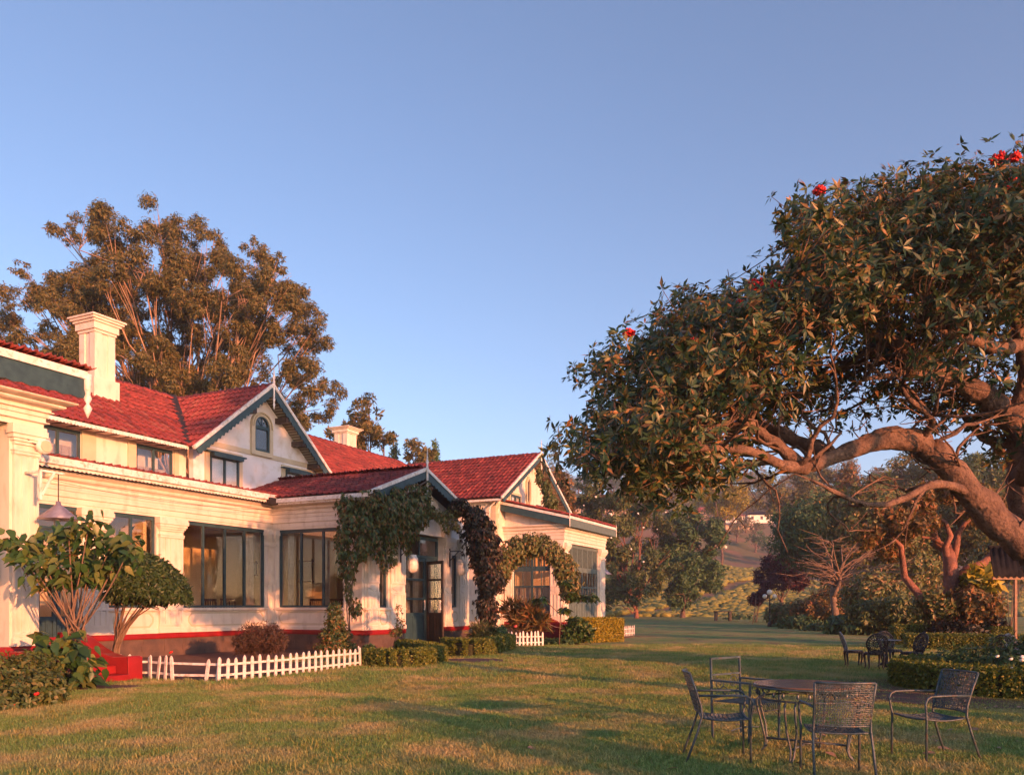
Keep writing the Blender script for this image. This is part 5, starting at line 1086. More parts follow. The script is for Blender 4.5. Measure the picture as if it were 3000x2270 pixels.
# ------------------------------------------------------------------ garden furniture
def lattice(mb, f, nx, ny, r=.0035, seed=1):
    """organic openwork panel: jittered brick lattice mapped by f(s,t)->xyz"""
    q = np.random.default_rng(seed); G = {}
    for i in range(nx+1):
        for j in range(ny+1):
            a = (i+(.5 if j % 2 else 0)+q.uniform(-.28, .28))/(nx+.5); b = (j+q.uniform(-.28, .28))/ny
            G[i, j] = Vector(f(min(1, max(0, a)), min(1, max(0, b))))
    for i in range(nx+1):
        for j in range(ny+1):
            if i < nx and q.random() < .9: mb.bar(G[i, j], G[i+1, j], r*2.2, r)
            if j < ny and q.random() < .95: mb.bar(G[i, j], G[i, j+1], r*2.2, r, up=(0, 1, 0))
def armchair(label, x, y, th):
    t = thing('metal_armchair', label, 'chair', (x, y, 0), R(th), 'pierced metal garden armchairs')
    lattice_b = MB(); bk = lambda a, b: ((a-.5)*.46*(1+.06*b), .215+.12*b-.05*math.sin(math.pi*a)*-1-.0, .50+.385*b)
    lattice(lattice_b, bk, 24, 20, r=.0042); lattice_b.build('backrest', 'iron', t)
    mb = MB(); st = lambda a, b: ((a-.5)*.46, -.24+.45*b, .44-.02*math.sin(math.pi*b)-.012*math.sin(math.pi*a)); lattice(mb, st, 24, 22, r=.0045, seed=4); mb.build('seat', 'iron', t)
    mb = MB(); mb.tube([bk(i/10, 1.0) for i in range(11)], .011, 7); mb.tube([bk(i/10, 0) for i in range(11)], .010, 7); mb.build('back_rail', 'iron', t, True)
    mb = MB(); mb.tube([st(i/8, 0) for i in range(9)], .010, 7); mb.tube([st(i/8, 1) for i in range(9)], .010, 7); mb.tube([st(0, i/8) for i in range(9)], .009, 7); mb.tube([st(1, i/8) for i in range(9)], .009, 7); mb.build('seat_frame', 'iron', t, True)
    for s in (-1, 1):
        mb = MB(); mb.tube([(s*.255, .37, 0), (s*.248, .26, .30), (s*.24, .215, .46), (s*.236, .225, .56), (s*.24, .27, .70), (s*.25, .335, .885)], .012, 7); mb.build('leg', 'iron', t, True)
        mb = MB(); mb.tube([(s*.26, -.25, 0), (s*.26, -.245, .44), (s*.275, -.27, .60), (s*.275, -.245, .645), (s*.272, -.20, .665), (s*.262, 0, .668), (s*.245, .245, .662)], .012, 7); mb.build('leg', 'iron', t, True)
    return t
ch1_ = armchair('dark metal armchair left of the round table, seen from its side', 2.12, 8.28, 82)
for lab, x, y, th in (('dark metal armchair in the foreground with its back to the camera', 2.92, 7.38, 171), ('dark metal armchair standing apart right of the table, facing left', 4.22, 8.26, -79)):
    c = copy_tree(ch1_); c.location = (x, y, 0); c.rotation_euler.z = R(th); c['label'] = lab
def scroll(c, r, a0, turns, n=18, plane='xz', s=1):
    o = []
    for i in range(n+1):
        t = i/n; rr = r*(1-.75*t); a = a0+s*turns*2*math.pi*t
        dx, dz = rr*math.cos(a), rr*math.sin(a); o.append((c[0]+dx, c[1], c[2]+dz) if plane == 'xz' else (c[0], c[1]+dx, c[2]+dz))
    return o
t = thing('scroll_back_chair', 'square-framed metal chair with scrollwork arms behind the left armchair', 'chair', (2.72, 9.5, 0), R(38))
mb = MB(); mb.bar((-.27, .27, .0), (-.27, .30, .93), .022, .022); mb.bar((.27, .27, .0), (.27, .30, .93), .022, .022); mb.bar((-.28, .30, .93), (.28, .30, .93), .022, .022); mb.bar((-.26, .29, .74), (.26, .29, .74), .016, .02); mb.bar((-.26, .28, .48), (.26, .28, .48), .016, .02)
mb.build('back_frame', 'iron', t); mb = MB()
for s in (-1, 1):
    mb.tube(scroll((s*.13, .285, .64), .085, 0, 1.3, s=s), .005, 5); mb.tube(scroll((s*.21, .285, .70), .035, 0, 1.1, s=s), .004, 5); mb.tube([(s*.02, .283, .48), (s*.08, .283, .56), (s*.2, .283, .52)], .005, 5)
mb.build('backrest', 'iron', t)
for s in (-1, 1):
    mb = MB(); mb.bar((s*.28, .28, .68), (s*.28, -.25, .68), .045, .02); mb.bar((s*.28, -.24, 0), (s*.28, -.25, .67), .022, .022); mb.build('armrest', 'iron', t)
    mb = MB(); mb.tube(scroll((s*.28, .10, .57), .06, 0, 1.2, plane='yz'), .005, 5); mb.tube(scroll((s*.28, -.10, .57), .06, math.pi, 1.2, plane='yz', s=-1), .005, 5); mb.build('arm_scroll', 'iron', t)
mb = MB()
for i in range(15): x = -.26+.52*i/14; mb.tube([(x, .26, .44), (x, -.20, .45), (x, -.25, .44), (x, -.268, .41), (x, -.26, .36)], .008, 4)
mb.build('seat', 'iron', t); mb = MB(); mb.tube([(-.26, .02, .12), (-.05, .0, .15), (.26, .02, .12)], .008, 5); mb.tube([(-.26, -.24, .35), (.26, -.24, .35)], .01, 5); mb.tube([(-.26, -.24, .3), (-.2, -.15, .4), (-.1, 0, .42), (.1, 0, .42), (.2, -.15, .4), (.26, -.24, .3)], .008, 5); mb.build('stretcher', 'iron', t)
# round table
t = thing('round_table', 'round glass-topped iron table with leaf scrollwork under the rim', 'table', (3.02, 8.42, 0), R(8))
M['tabletop'] = mat('dusty_bronze_glass', (.11, .075, .055), .13, (.17, .11, .08), 4, .05, c3=(.06, .06, .07), s3=6)
mb = MB(); mb.lathe([(.0, .732), (.515, .732), (.52, .736), (.52, .744), (.515, .748), (0, .748)], (0, 0, 0), 48); mb.build('table_top', 'tabletop', t)
mb = MB(); P = [(.515*math.cos(a), .515*math.sin(a), .722) for a in np.linspace(0, 2*math.pi, 49)]; mb.tube(P, .011, 6, False); P = [(.455*math.cos(a), .455*math.sin(a), .60) for a in np.linspace(0, 2*math.pi, 49)]; mb.tube(P, .011, 6, False); mb.build('rim_ring', 'iron', t, True)
mb = MB()
for i in range(12):
    a = i*math.pi/6; c = np.array([.475*math.cos(a), .475*math.sin(a)]); tg = np.array([-math.sin(a), math.cos(a)])
    P = []
    for k in range(17): th = k/16*2*math.pi; dx = .048*math.cos(th); P.append((c[0]+tg[0]*dx, c[1]+tg[1]*dx, .66+.048*math.sin(th)))
    mb.tube(P, .004, 4, False)
    for e_ in (-.03, .03): mb.lathe([(.001, -.03), (.022, -.012), (.026, .0), (.018, .02), (.001, .032)], (c[0]*1.01+tg[0]*e_*1.8, c[1]*1.01+tg[1]*e_*1.8, .655), 6, .6, .6)
mb.build('leaf_scrollwork', 'iron', t)
for i in range(4):
    a = math.pi/4+i*math.pi/2; mb = MB(); tg = np.array([-math.sin(a), math.cos(a), 0])
    for e_ in (-.05, .05):
        f_ = lambda r_, z, e=e_: (r_*math.cos(a)+tg[0]*e, r_*math.sin(a)+tg[1]*e, z)
        mb.tube([f_(.455, .60), f_(.50, .56), f_(.49, .48), f_(.44, .30), f_(.41, .12, e_*.4), f_(.43, .05, e_*.3), f_(.475, .0, e_*.2)], .012, 6)
    mb.build('leg', 'iron', t, True)
mb = MB(); k = .41*math.cos(math.pi/4); mb.tube([(-k, -k, .13), (k, k, .13)], .012, 6); mb.tube([(-k, k, .155), (k, -k, .155)], .012, 6); mb.tube([(.07*math.cos(a), .07*math.sin(a), .145) for a in np.linspace(0, 2*math.pi, 17)], .010, 5); mb.build('stretcher', 'iron', t, True)
# cast iron set
def castchair(label, x, y, th, m='castiron', ms=None):
    t = thing('cast_iron_chair', label, 'chair', (x, y, 0), R(th), 'ornate cast iron chairs'); ms = ms or m
    mb = MB(); mb.lathe([(.0, .425), (.20, .425), (.215, .435), (.215, .45), (.0, .455)], (0, 0, 0), 20)
    for i in range(20): a = i*math.pi/10; mb.lathe([(.03, -.035), (.038, -.01), (.03, .01)], (.20*math.cos(a), .20*math.sin(a), .42), 6)
    mb.build('seat', m, t)
    mb = MB(); f = lambda r_, a: (r_*math.cos(a)*.235, .20+.10*(.30+r_*math.sin(a)*.8), .665+r_*math.sin(a)*.225)
    mb.tube([f(1, a) for a in np.linspace(-.9, math.pi+.9, 33)], .018, 6); mb.tube([f(.74, a) for a in np.linspace(0, 2*math.pi, 33)], .010, 5, False); mb.tube([f(.38, a) for a in np.linspace(0, 2*math.pi, 21)], .010, 5, False)
    for i in range(20): a = i*2*math.pi/20; mb.tube([f(.38, a), f(.56, a+.1), f(.74, a), f(.97, a+.05)], .011, 4)
    for i in range(10): a = i*2*math.pi/10; mb.tube([f(.08, a), f(.22, a+.2), f(.38, a)], .012, 4)
    for i in range(20): a = i*2*math.pi/20+.15; p = f(.86, a); mb.lathe([(.001, -.02), (.022, 0), (.001, .02)], p, 6, 1, .5)
    mb.build('backrest', ms, t, True); mb = MB()
    for s in (-1, 1): mb.tube([(s*.16, .16, .44), (s*.19, .19, .50), (s*.14, .205, .56)], .018, 5); mb.tube([(s*.05, .19, .44), (s*.07, .2, .48), (s*.03, .205, .52)], .016, 5)
    mb.box(-.15, .15, .185, .20, .44, .50); mb.build('back_bracket', ms, t)
    for sx, sy in ((-1, -1), (1, -1), (1, 1), (-1, 1)):
        mb = MB(); mb.tube([(sx*.14, sy*.14, .43), (sx*.175, sy*.175, .36), (sx*.165, sy*.165, .25), (sx*.15, sy*.15, .12), (sx*.175, sy*.175, .02), (sx*.19, sy*.19, 0)], [.034, .032, .022, .016, .014, .018], 7); mb.build('leg', m, t, True)
    return t
c1 = castchair('grey-backed cast iron chair at the left of the far table, facing right', *gr(2500, 20.2), 78, 'castiron', 'castgrey')
c2 = castchair('black cast iron chair in front of the far table with its back to the camera', *gr(2561, 19.4), 172)
for lab, px, Y, th in (('black cast iron chair behind the far table, facing the camera', 2612, 20.6, 12), ('black cast iron chair at the right of the far table, seen edge-on facing left', 2672, 19.5, -80), ('black cast iron chair behind the white-flowered bush', 2915, 18.6, 175)):
    c = copy_tree(c2); x, y = gr(px, Y); c.location = (x, y, 0); c.rotation_euler.z = R(th); c['label'] = lab
c = copy_tree(c1); x, y = gr(2992, 18.8); c.location = (x, y, 0); c.rotation_euler.z = R(25); c['label'] = 'pale grey cast iron chair at the far right edge'
t = thing('cast_iron_table', 'small round black cast iron pedestal table between the ornate chairs', 'table', (*gr(2597, 19.9), 0)); mb = MB(); mb.lathe([(0, .70), (.32, .70), (.33, .71), (.33, .72), (0, .725)], (0, 0, 0), 28); mb.build('table_top', 'castgrey', t); mb = MB(); mb.lathe([(.06, .05), (.05, .15), (.035, .2), (.045, .3), (.03, .4), (.04, .55), (.10, .70)], (0, 0, 0), 12); mb.build('pedestal', 'castiron', t, True)
for i in range(3):
    a = i*2.094+.4; mb = MB(); mb.tube([(.03*math.cos(a), .03*math.sin(a), .16), (.14*math.cos(a), .14*math.sin(a), .12), (.22*math.cos(a), .22*math.sin(a), .03), (.27*math.cos(a), .27*math.sin(a), .03)], [.03, .026, .022, .026], 6); mb.build('foot', 'castiron', t, True)
# fallen leaves on the lawn
FL = [(2330, 2245), (2500, 2085), (2420, 2213), (2738, 2175), (2780, 2150), (2750, 2168), (2785, 2110), (2900, 2190), (2915, 2200), (2970, 2178), (2960, 2195), (2890, 2112), (2985, 2080), (2030, 2065), (1990, 2012), (2105, 2150), (2147, 2132), (1545, 2200), (1985, 2260), (2535, 2118), (2850, 2085), (2745, 2200), (2925, 2075), (2740, 2217), (2868, 2148), (2600, 2092), (2395, 2160), (1700, 2050)]
FLM = bigleaf(.10, 'leaflit', 'fallen_leaf')
for i, (x, y) in enumerate(FL):
    Y = 3720/(y-1773); p = (*gr(x, Y), .045); o = link('fallen_leaf', FLM, None, None); o.location = p; o.rotation_euler = (rnd.uniform(-.35, .35), rnd.uniform(-.3, .1), rnd.uniform(0, 6.28)); s = rnd.uniform(1.0, 1.9); o.scale = (s, s, s)
    tag(o, 'dry curled brown leaf fallen on the lawn', 'leaf', 'dry leaves scattered on the lawn')

# ------------------------------------------------------------------ the big tree at the right
CR = [(3250, 330), (3050, 400), (2960, 430), (2850, 450), (2800, 480), (2700, 465), (2640, 490), (2560, 520), (2480, 540), (2420, 550), (2330, 560), (2275, 600), (2310, 640), (2290, 690), (2330, 740), (2250, 770), (2200, 810), (2130, 830), (2060, 830), (1980, 830), (1960, 900), (1880, 950), (1830, 975), (1750, 1000), (1700, 1060), (1690, 1110), (1740, 1150), (1745, 1210), (1700, 1250), (1650, 1270), (1650, 1310), (1700, 1350), (1690, 1400), (1780, 1390), (1850, 1440), (1950, 1430), (2000, 1480), (2050, 1450), (2080, 1420), (2150, 1330), (2300, 1290), (2400, 1250), (2500, 1235), (2600, 1220), (2700, 1230), (2800, 1280), (2900, 1350), (3250, 1450)]
TB = np.array([11.9, 14.6, 0.]); bt = thing('flame_flower_tree', 'huge spreading tree with thick orange-lit limbs and red flowers at the right', 'tree', tuple(TB))
LB = [([TB-[0, 0, .2], TB+[-.15, -.05, .5], at(3100, 1690, 14.2), at(3030, 1620, 14.2), at(2960, 1560, 14.1), at(2850, 1450, 14), at(2745, 1335, 13.9), at(2690, 1292, 13.8), at(2600, 1282, 13.6), at(2520, 1308, 13.4), at(2430, 1342, 13.2), at(2360, 1372, 13.1)], [.48, .40, .32, .29, .27, .25, .21, .19, .165, .15, .125, .10]),
      ([at(2360, 1372, 13.1), at(2310, 1330, 13), at(2230, 1270, 13), at(2190, 1240, 12.9), at(2140, 1190, 12.8), at(2090, 1160, 12.7)], [.11, .095, .085, .075, .055, .03]),
      ([at(2360, 1372, 13.1), at(2290, 1362, 12.8), at(2200, 1322, 12.5), at(2080, 1312, 12.3), at(1950, 1330, 12.2), at(1800, 1330, 12.2)], [.10, .085, .075, .06, .04, .02]),
      ([at(2440, 1336, 13.3), at(2330, 1288, 13.8), at(2240, 1252, 14.2), at(2120, 1252, 14.5), at(2060, 1232, 14.6), at(1990, 1180, 14.8), at(1880, 1120, 15)], [.13, .115, .10, .085, .07, .05, .02]),
      ([TB+[-.3, .3, 1.0], at(3130, 1720, 14.7), at(3035, 1580, 15), at(3000, 1400, 15), at(2972, 1240, 15), at(2900, 1172, 14.9), at(2800, 1112, 14.8), at(2700, 1062, 14.7), at(2620, 1002, 14.5), at(2540, 975, 14.3), at(2400, 900, 14.2)], [.5, .42, .34, .27, .24, .20, .17, .14, .11, .07, .03]),
      ([at(2970, 1240, 15), at(3010, 1120, 15), at(2995, 1000, 15.2), at(2950, 850, 15.2), at(2850, 700, 15.2), at(2750, 600, 15)], [.2, .17, .14, .1, .06, .03]),
      ([at(2990, 1010, 15.1), at(2930, 1020, 14.6), at(2860, 1000, 14.3), at(2790, 982, 14), at(2710, 945, 13.8)], [.13, .11, .09, .075, .04]),
      ([at(2820, 1118, 14.8), at(2680, 1092, 14), at(2600, 1100, 13.6), at(2530, 1112, 13.3)], [.09, .06, .05, .03]),
      ([at(2850, 1450, 14), at(2743, 1418, 13.5), at(2625, 1470, 13), at(2540, 1477, 12.8), at(2454, 1445, 12.6), at(2375, 1405, 12.5)], [.09, .065, .05, .042, .035, .02]),
      ([at(2310, 1370, 13), at(2257, 1352, 13.3), at(2178, 1366, 13.5), at(2119, 1405, 13.7), at(2020, 1420, 13.8)], [.07, .06, .055, .045, .02]),
      ([at(2700, 1290, 13.8), at(2730, 1230, 13.4), at(2665, 1170, 13.1), at(2640, 1130, 13)], [.07, .05, .04, .02]),
      ([at(2985, 1300, 15), at(2900, 1290, 15.6), at(2830, 1230, 16), at(2790, 1150, 16.2)], [.10, .08, .06, .03]),
      ([at(3000, 1400, 14.9), at(3100, 1200, 14), at(3250, 900, 13.5), at(3200, 650, 13.5)], [.22, .18, .12, .05]),
      ([at(2190, 1240, 12.9), at(2215, 1190, 12.6), at(2210, 1130, 12.5), at(2225, 1040, 12.4)], [.05, .035, .025, .01]),
      ([at(2140, 1190, 12.8), at(2000, 1080, 13), at(1900, 1030, 13.2)], [.045, .03, .012]), ([at(2540, 975, 14.3), at(2420, 780, 14.2), at(2380, 650, 14.2)], [.06, .04, .02])]
NODES = []
for pts, rs in LB:
    pts = [np.array(p) for p in pts]; fine = []; fr2 = []
    for i in range(len(pts)-1):
        p0 = pts[max(0, i-1)]; p1 = pts[i]; p2 = pts[i+1]; p3 = pts[min(len(pts)-1, i+2)]
        for t in (0, .25, .5, .75):
            c = .5*((2*p1)+(-p0+p2)*t+(2*p0-5*p1+4*p2-p3)*t*t+(-p0+3*p1-3*p2+p3)*t**3); fine.append(c+rng.normal(size=3)*rs[i]*.10); fr2.append((rs[i]*(1-t)+rs[i+1]*t)*(1+.08*rng.normal()))
    fine.append(pts[-1]); fr2.append(rs[-1]); MB2 = MB(); MB2.tube([p-TB for p in fine], fr2, 12); MB2.build('limb' if rs[0] < .45 else 'trunk', 'bark', bt, True)
    for i in range(2, len(fine)):
        if fine[i][2] > 2.6 and fr2[i] < .3: NODES.append((fine[i], fr2[i]))
NP = np.array([a for a, b in NODES]); cl = []
q = np.random.default_rng(21); NPX, NPY = pxy(NP); sel = [i for i in range(len(NP)) if NPX[i] > 2000 and NPY[i] > 1060 and NPX[i] < 3050]; mb = MB()
for _ in range(75):
    i = sel[int(q.integers(0, len(sel)))]; a = NP[i]; L = q.uniform(.8, 2.4); d = unit(np.array([q.normal()*.7-.5, q.normal()*.5, abs(q.normal())*.4+.05])); P = [a]; rr0 = min(NODES[i][1]*.6, q.uniform(.02, .05))
    for k in range(9): d = unit(d+q.normal(size=3)*.33+np.array([0, 0, .03])); P.append(P[-1]+d*L/9)
    mb.tube([p-TB for p in P], list(np.linspace(rr0, .008, 10)), 6)
    for k in (4, 6, 8): e = P[k]+unit(d+q.normal(size=3)*.8)*q.uniform(.3, .7); mb.tube([p-TB for p in bez(P[k], (P[k]+e)/2+q.normal(size=3)*.06, e, 5)], [rr0*.5, rr0*.4, rr0*.3, .008, .005], 5)
mb.build('branchlets', 'bark', bt, True)['kind'] = 'stuff'; crn = np.array([6.5, 14.2, 5.8])
while len(cl) < 620:
    n = 4000; P = np.stack([q.uniform(.6, 15, n), q.uniform(11.2, 17.8, n), q.uniform(3., 11.5, n)], 1); px, py = pxy(P); ok = inpoly(px, py, CR) & inpoly(px-48, py, CR) & (inpoly(px-15, py-50, CR)|(py > 1180)) & (inpoly(px, py+45, CR)|(px > 2300)) & (q.random(n) < np.where(py > 1180, .85, 1.)) & (q.random(n) < np.where((px > 2280) & (py > 900+.12*(2900-px)), np.where(P[:, 1] < 14.9, .05, .45), 1.)) & (px < 3300)
    ok &= ~((px > 2080) & (py > 1185) & (P[:, 1] < 14.6) & (q.random(n) < .85))
    for p in P[ok]:
        if len(cl) < 620 and (not cl or np.min(np.linalg.norm(np.array(cl)-p, axis=1)) > .30): cl.append(p)
for x_, y_ in ((1725, 1320), (1780, 1350), (1840, 1375), (1900, 1385), (1960, 1400), (2010, 1425), (2050, 1395), (1720, 1365), (1800, 1310), (1880, 1330), (1990, 1350), (2090, 1370), (1940, 1440), (2160, 1330)):
    cl.append(at(x_, y_, 12.6+q.uniform(-.8, .9)))
cl = np.array(cl); mb = MB(); RP = []; RN = []
for c in cl:
    d = np.linalg.norm(NP-c, axis=1); j = int(np.argmin(d)); s = NP[j]; L = d[j]; up = np.array([0, 0, .12*L]); pth = bez(s, (s+c)/2-up+q.normal(size=3)*.12*L, c, 6); r0 = min(NODES[j][1]*.6, .012+.014*L); mb.tube([p-TB for p in pth], list(np.linspace(r0, .007, 6)), 5)
    m_ = 24; e = c+np.clip(q.normal(size=(m_, 3)), -1.6, 1.6)*np.array([.32, .34, .21]); RP.append(e); o_ = unit(e-c+np.array([0, -.1, .25])+.25*(c-crn)/6); RN.append(o_)
    for k in range(5): mb.tube([p-TB for p in bez(pth[4], (pth[4]+e[k])/2+q.normal(size=3)*.05, e[k], 4)], [.008, .007, .005, .004], 4)
mb.build('branches', 'bark', bt, True)['kind'] = 'stuff'
RP = np.concatenate(RP)-TB; RN = np.concatenate(RN); P2, N2, t2 = rosettes(RP, RN, 9, .13)
leaves('crown', P2, N2, .135, 'l_big', bt, aspect=.31, droop=.15, tipdir=t2)['kind'] = 'stuff'
BL = [bigleaf(.15, 'l_big') for _ in range(6)]
front = np.argsort(RP[:, 1])[:36]
for a in front:
    for k in range(8):
        d = unit(rsph(1)[0]+RN[a]*.6); put_leaf(BL[(a+k) % 6], RP[a], d, (0, -.3, 1), bt, rng.uniform(.75, 1.05))
for px, py, Y, s in ((2215, 835, 12.6, .13), (2925, 465, 13.3, .14), (2975, 460, 13.4, .09), (2860, 636, 12.3, .11), (2400, 560, 13.4, .10), (2960, 540, 12.6, .12), (2035, 1000, 12.2, .07), (1843, 975, 12.6, .09), (2270, 833, 12.8, .08), (2170, 885, 12.4, .07)):
    c = at(px, py, Y)-TB; p = c+rsph(60)*s*rng.random((60, 1))**.4*np.array([1, 1, .7]); n_ = len(p); V, F = ICO1; Vv = (V[None]*(.018+.014*rng.random((n_, 1, 1)))+p[:, None]).reshape(-1, 3); Ff = (F[None]+(np.arange(n_)*len(V))[:, None, None]).reshape(-1, 3); npmesh('flower_cluster', Vv, Ff, 'fl_red', bt)

# ------------------------------------------------------------------ trees behind the house
def cl_(L, Y, dy=2.5, f=.75):
    o = []
    for x, y, r in L: YY = Y+rng.uniform(-dy, dy); p = at(x, y, YY); o.append((p[0], p[1], p[2], r*Y/2400, f))
    return o
EU = [(75, 790, 26), (190, 690, 36), (265, 640, 50), (330, 680, 52), (458, 631, 48), (470, 690, 30), (570, 680, 46), (620, 700, 38), (385, 725, 60), (300, 750, 60), (450, 770, 72), (530, 760, 56), (740, 735, 32), (808, 768, 25), (70, 860, 50), (120, 850, 45), (180, 860, 52), (240, 850, 56), (310, 850, 66), (35, 970, 50), (95, 985, 56), (10, 920, 36), (150, 1010, 46), (40, 1040, 40),
      (380, 860, 74), (470, 870, 74), (560, 850, 74), (650, 830, 62), (715, 835, 58), (790, 860, 50), (860, 890, 42), (910, 930, 42), (935, 980, 40), (880, 985, 50), (815, 955, 56), (740, 930, 60), (660, 940, 62), (580, 960, 64), (490, 990, 64), (400, 970, 64), (330, 960, 56), (230, 950, 50), (250, 1020, 46), (860, 1080, 40), (915, 1100, 46), (965, 1150, 36), (940, 1200, 34), (850, 1140, 42), (890, 1210, 36), (880, 1250, 28), (640, 1100, 40), (530, 1110, 44), (420, 1080, 46), (380, 1150, 38), (600, 1170, 44), (700, 1040, 44), (760, 1010, 40), (450, 1170, 36)]
tree('gum_tree', 'great spreading gum tree with pale limbs behind the bungalow', (*gr(540, 56), 0), cl_([(x+rng.normal()*6, y+rng.normal()*6, r_) for x, y, r_ in EU]+[(rng.uniform(150, 850), rng.uniform(780, 1150), rng.uniform(26, 46)) for _ in range(80)], 56, 6, .95), .30, .22, 520, 'l_euc', 'barkpale', k=4, aspect=.26, droop=.9, ctrl=.5, forks=.1)
tree('conifer', 'dense round-topped evergreen behind the second chimney', (*gr(1080, 75), 0), cl_([(1078, 1172, 16), (1070, 1195, 26), (1050, 1230, 28), (1095, 1235, 30), (1035, 1268, 30), (1080, 1275, 40), (1120, 1280, 26), (1065, 1310, 45), (985, 1270, 20), (1000, 1290, 25)], 75, 2, 1.), .5, .42, 130, 'l_euc', 'bark', k=4)
tree('small_tree', 'small bushy tree showing above the far roof ridge', (*gr(1235, 80), 0), cl_([(1205, 1298, 16), (1230, 1318, 22), (1248, 1330, 20), (1215, 1340, 24), (1190, 1330, 14), (1250, 1350, 24)], 80, 2, .8), .3, .42, 130, 'l_euc', 'bark', k=4)
tree('cypress', 'thin pointed cypress right of the small bushy tree above the roof', (*gr(1274, 82), 0), cl_([(1274, 1303, 6), (1274, 1318, 9), (1274, 1335, 10), (1274, 1355, 12)], 82, .2, 1.8), .15, .3, 420, 'l_dark', 'bark', k=4)
tree('cypress', 'thin pointed cypress left of the small bushy tree above the roof', (*gr(1156, 82), 0), cl_([(1156, 1308, 6), (1156, 1325, 9), (1156, 1342, 11)], 82, .2, 1.8), .15, .3, 420, 'l_dark', 'bark', k=4)
tree('small_tree', 'brownish tree just right of the far gable peak', (*gr(1630, 95), 0), cl_([(1612, 1385, 16), (1628, 1400, 24), (1640, 1425, 26), (1650, 1450, 30), (1620, 1430, 24), (1660, 1480, 34)], 95, 2, 1.), .4, .5, 110, 'l_rust', 'bark', k=4)
tree('flowering_tree', 'leafy tree dotted with round white blossoms right of the bungalow', (*gr(1865, 100), 0), cl_([(1690, 1440, 40), (1750, 1425, 44), (1820, 1440, 50), (1890, 1475, 46), (1720, 1510, 50), (1800, 1510, 55), (1870, 1540, 55), (1930, 1555, 42), (1800, 1585, 55), (1880, 1620, 56), (1940, 1640, 46), (1820, 1665, 52), (1770, 1640, 40), (1900, 1695, 46), (1840, 1720, 46), (1790, 1720, 40), (1760, 1590, 40), (1700, 1580, 40), (1770, 1760, 26), (1720, 1700, 38)], 98, 4, .8), .28, .42, 105, 'l_mid', 'barkred', k=4, forks=.05)
for i, (x, y) in enumerate(((1660, 1555 if 0 else 1463), (1786, 1509), (1880, 1500), (1663, 1410), (1849, 1555), (1869, 1504), (1725, 1425))):
    pass
WF = [(1787, 1508), (1658, 1466), (1662, 1440), (1925, 1550), (1869, 1503), (1870, 1505), (1849, 1608), (1790, 1575), (1830, 1430), (1745, 1455), (1885, 1545), (1905, 1440), (1950, 1500), (1710, 1480), (1885, 1645)]
pp = np.array([at(x, y, 93.2+rng.uniform(-.6, .6)) for x, y in WF]); V, F = ICO2; rr_ = np.array([.30 if i < 1 else rng.uniform(.07, .18) for i in range(len(pp))])[:, None, None]
par = [o for o in bpy.data.objects if o.name == 'flowering_tree'][0]; pb_ = np.array(par.location)
for i in range(len(pp)): npmesh('blossom', V*rr_[i]*np.array([1, 1, .85])*(1+.12*rng.normal(size=(len(V), 1)))+pp[i]-pb_, F, 'fl_white', par, None, True)
tree('dark_tree', 'dense dark green tree right of the white-blossomed tree', (*gr(2000, 105), 0), cl_([(2012, 1508, 26), (1990, 1545, 46), (2045, 1540, 44), (1965, 1595, 50), (2055, 1595, 52), (2005, 1640, 66), (2085, 1645, 46), (1935, 1655, 38), (2030, 1695, 56), (2090, 1690, 38), (1965, 1705, 46), (2000, 1735, 40), (1990, 1770, 20)], 103, 4, .85), .34, .4, 170, 'l_dark', 'bark', k=5, forks=.02)
tree('purple_tree', 'round purple-leaved tree behind the lamp post', (*gr(2290, 78), 0), cl_([(2290, 1660, 46), (2250, 1685, 34), (2320, 1650, 38), (2310, 1700, 40), (2265, 1715, 30), (2340, 1690, 30), (2230, 1700, 20)], 78, 2, .8), .16, .26, 330, 'l_purple', 'bark', k=4)
shrub('purple_bush', 'small purple-leaved bush at the left of the lamp post', (*gr(2215, 76),), [bb(2215, 1755, 76, .7, .6), bb(2235, 1740, 76, .5, .5)], 600, .2, 'l_purple', 5, .03)
for lab, b_, L_, YY, lm_, tk in (('tall yellow-lit tree in front of the hillside houses', (2110, 190), [(2110, 1395, 34), (2080, 1420, 36), (2140, 1425, 38), (2100, 1455, 44), (2150, 1465, 36), (2070, 1470, 34), (2110, 1495, 40)], 190, 'l_gold', .3),
        ('broad olive tree behind the purple tree', (2330, 150), [(2300, 1430, 60), (2370, 1420, 60), (2330, 1480, 66), (2260, 1490, 50), (2400, 1490, 60), (2340, 1540, 60)], 150, 'l_hill', .4),
        ('wide russet tree behind the bare tree', (2500, 120), [(2450, 1430, 56), (2520, 1415, 56), (2580, 1440, 60), (2490, 1480, 66), (2560, 1500, 60), (2630, 1470, 50)], 120, 'l_rust', .4),
        ('tall olive tree under the thick limb', (2700, 100), [(2640, 1400, 56), (2700, 1380, 60), (2760, 1400, 60), (2690, 1450, 66), (2760, 1470, 60), (2820, 1430, 56)], 100, 'l_hill', .4),
        ('dark green tree furthest right under the thick limb', (2900, 90), [(2860, 1400, 56), (2920, 1380, 60), (2980, 1410, 60), (2900, 1450, 66), (2970, 1480, 60)], 90, 'l_mid', .4)):
    x_, y_ = gr(*b_); tree('background_tree', lab, (x_, y_, float(hz(x_, y_)) if y_ > 112 else 0), cl_(L_, YY, 4, .85), tk, .5, 60, lm_, 'bark', k=4, twig=2)
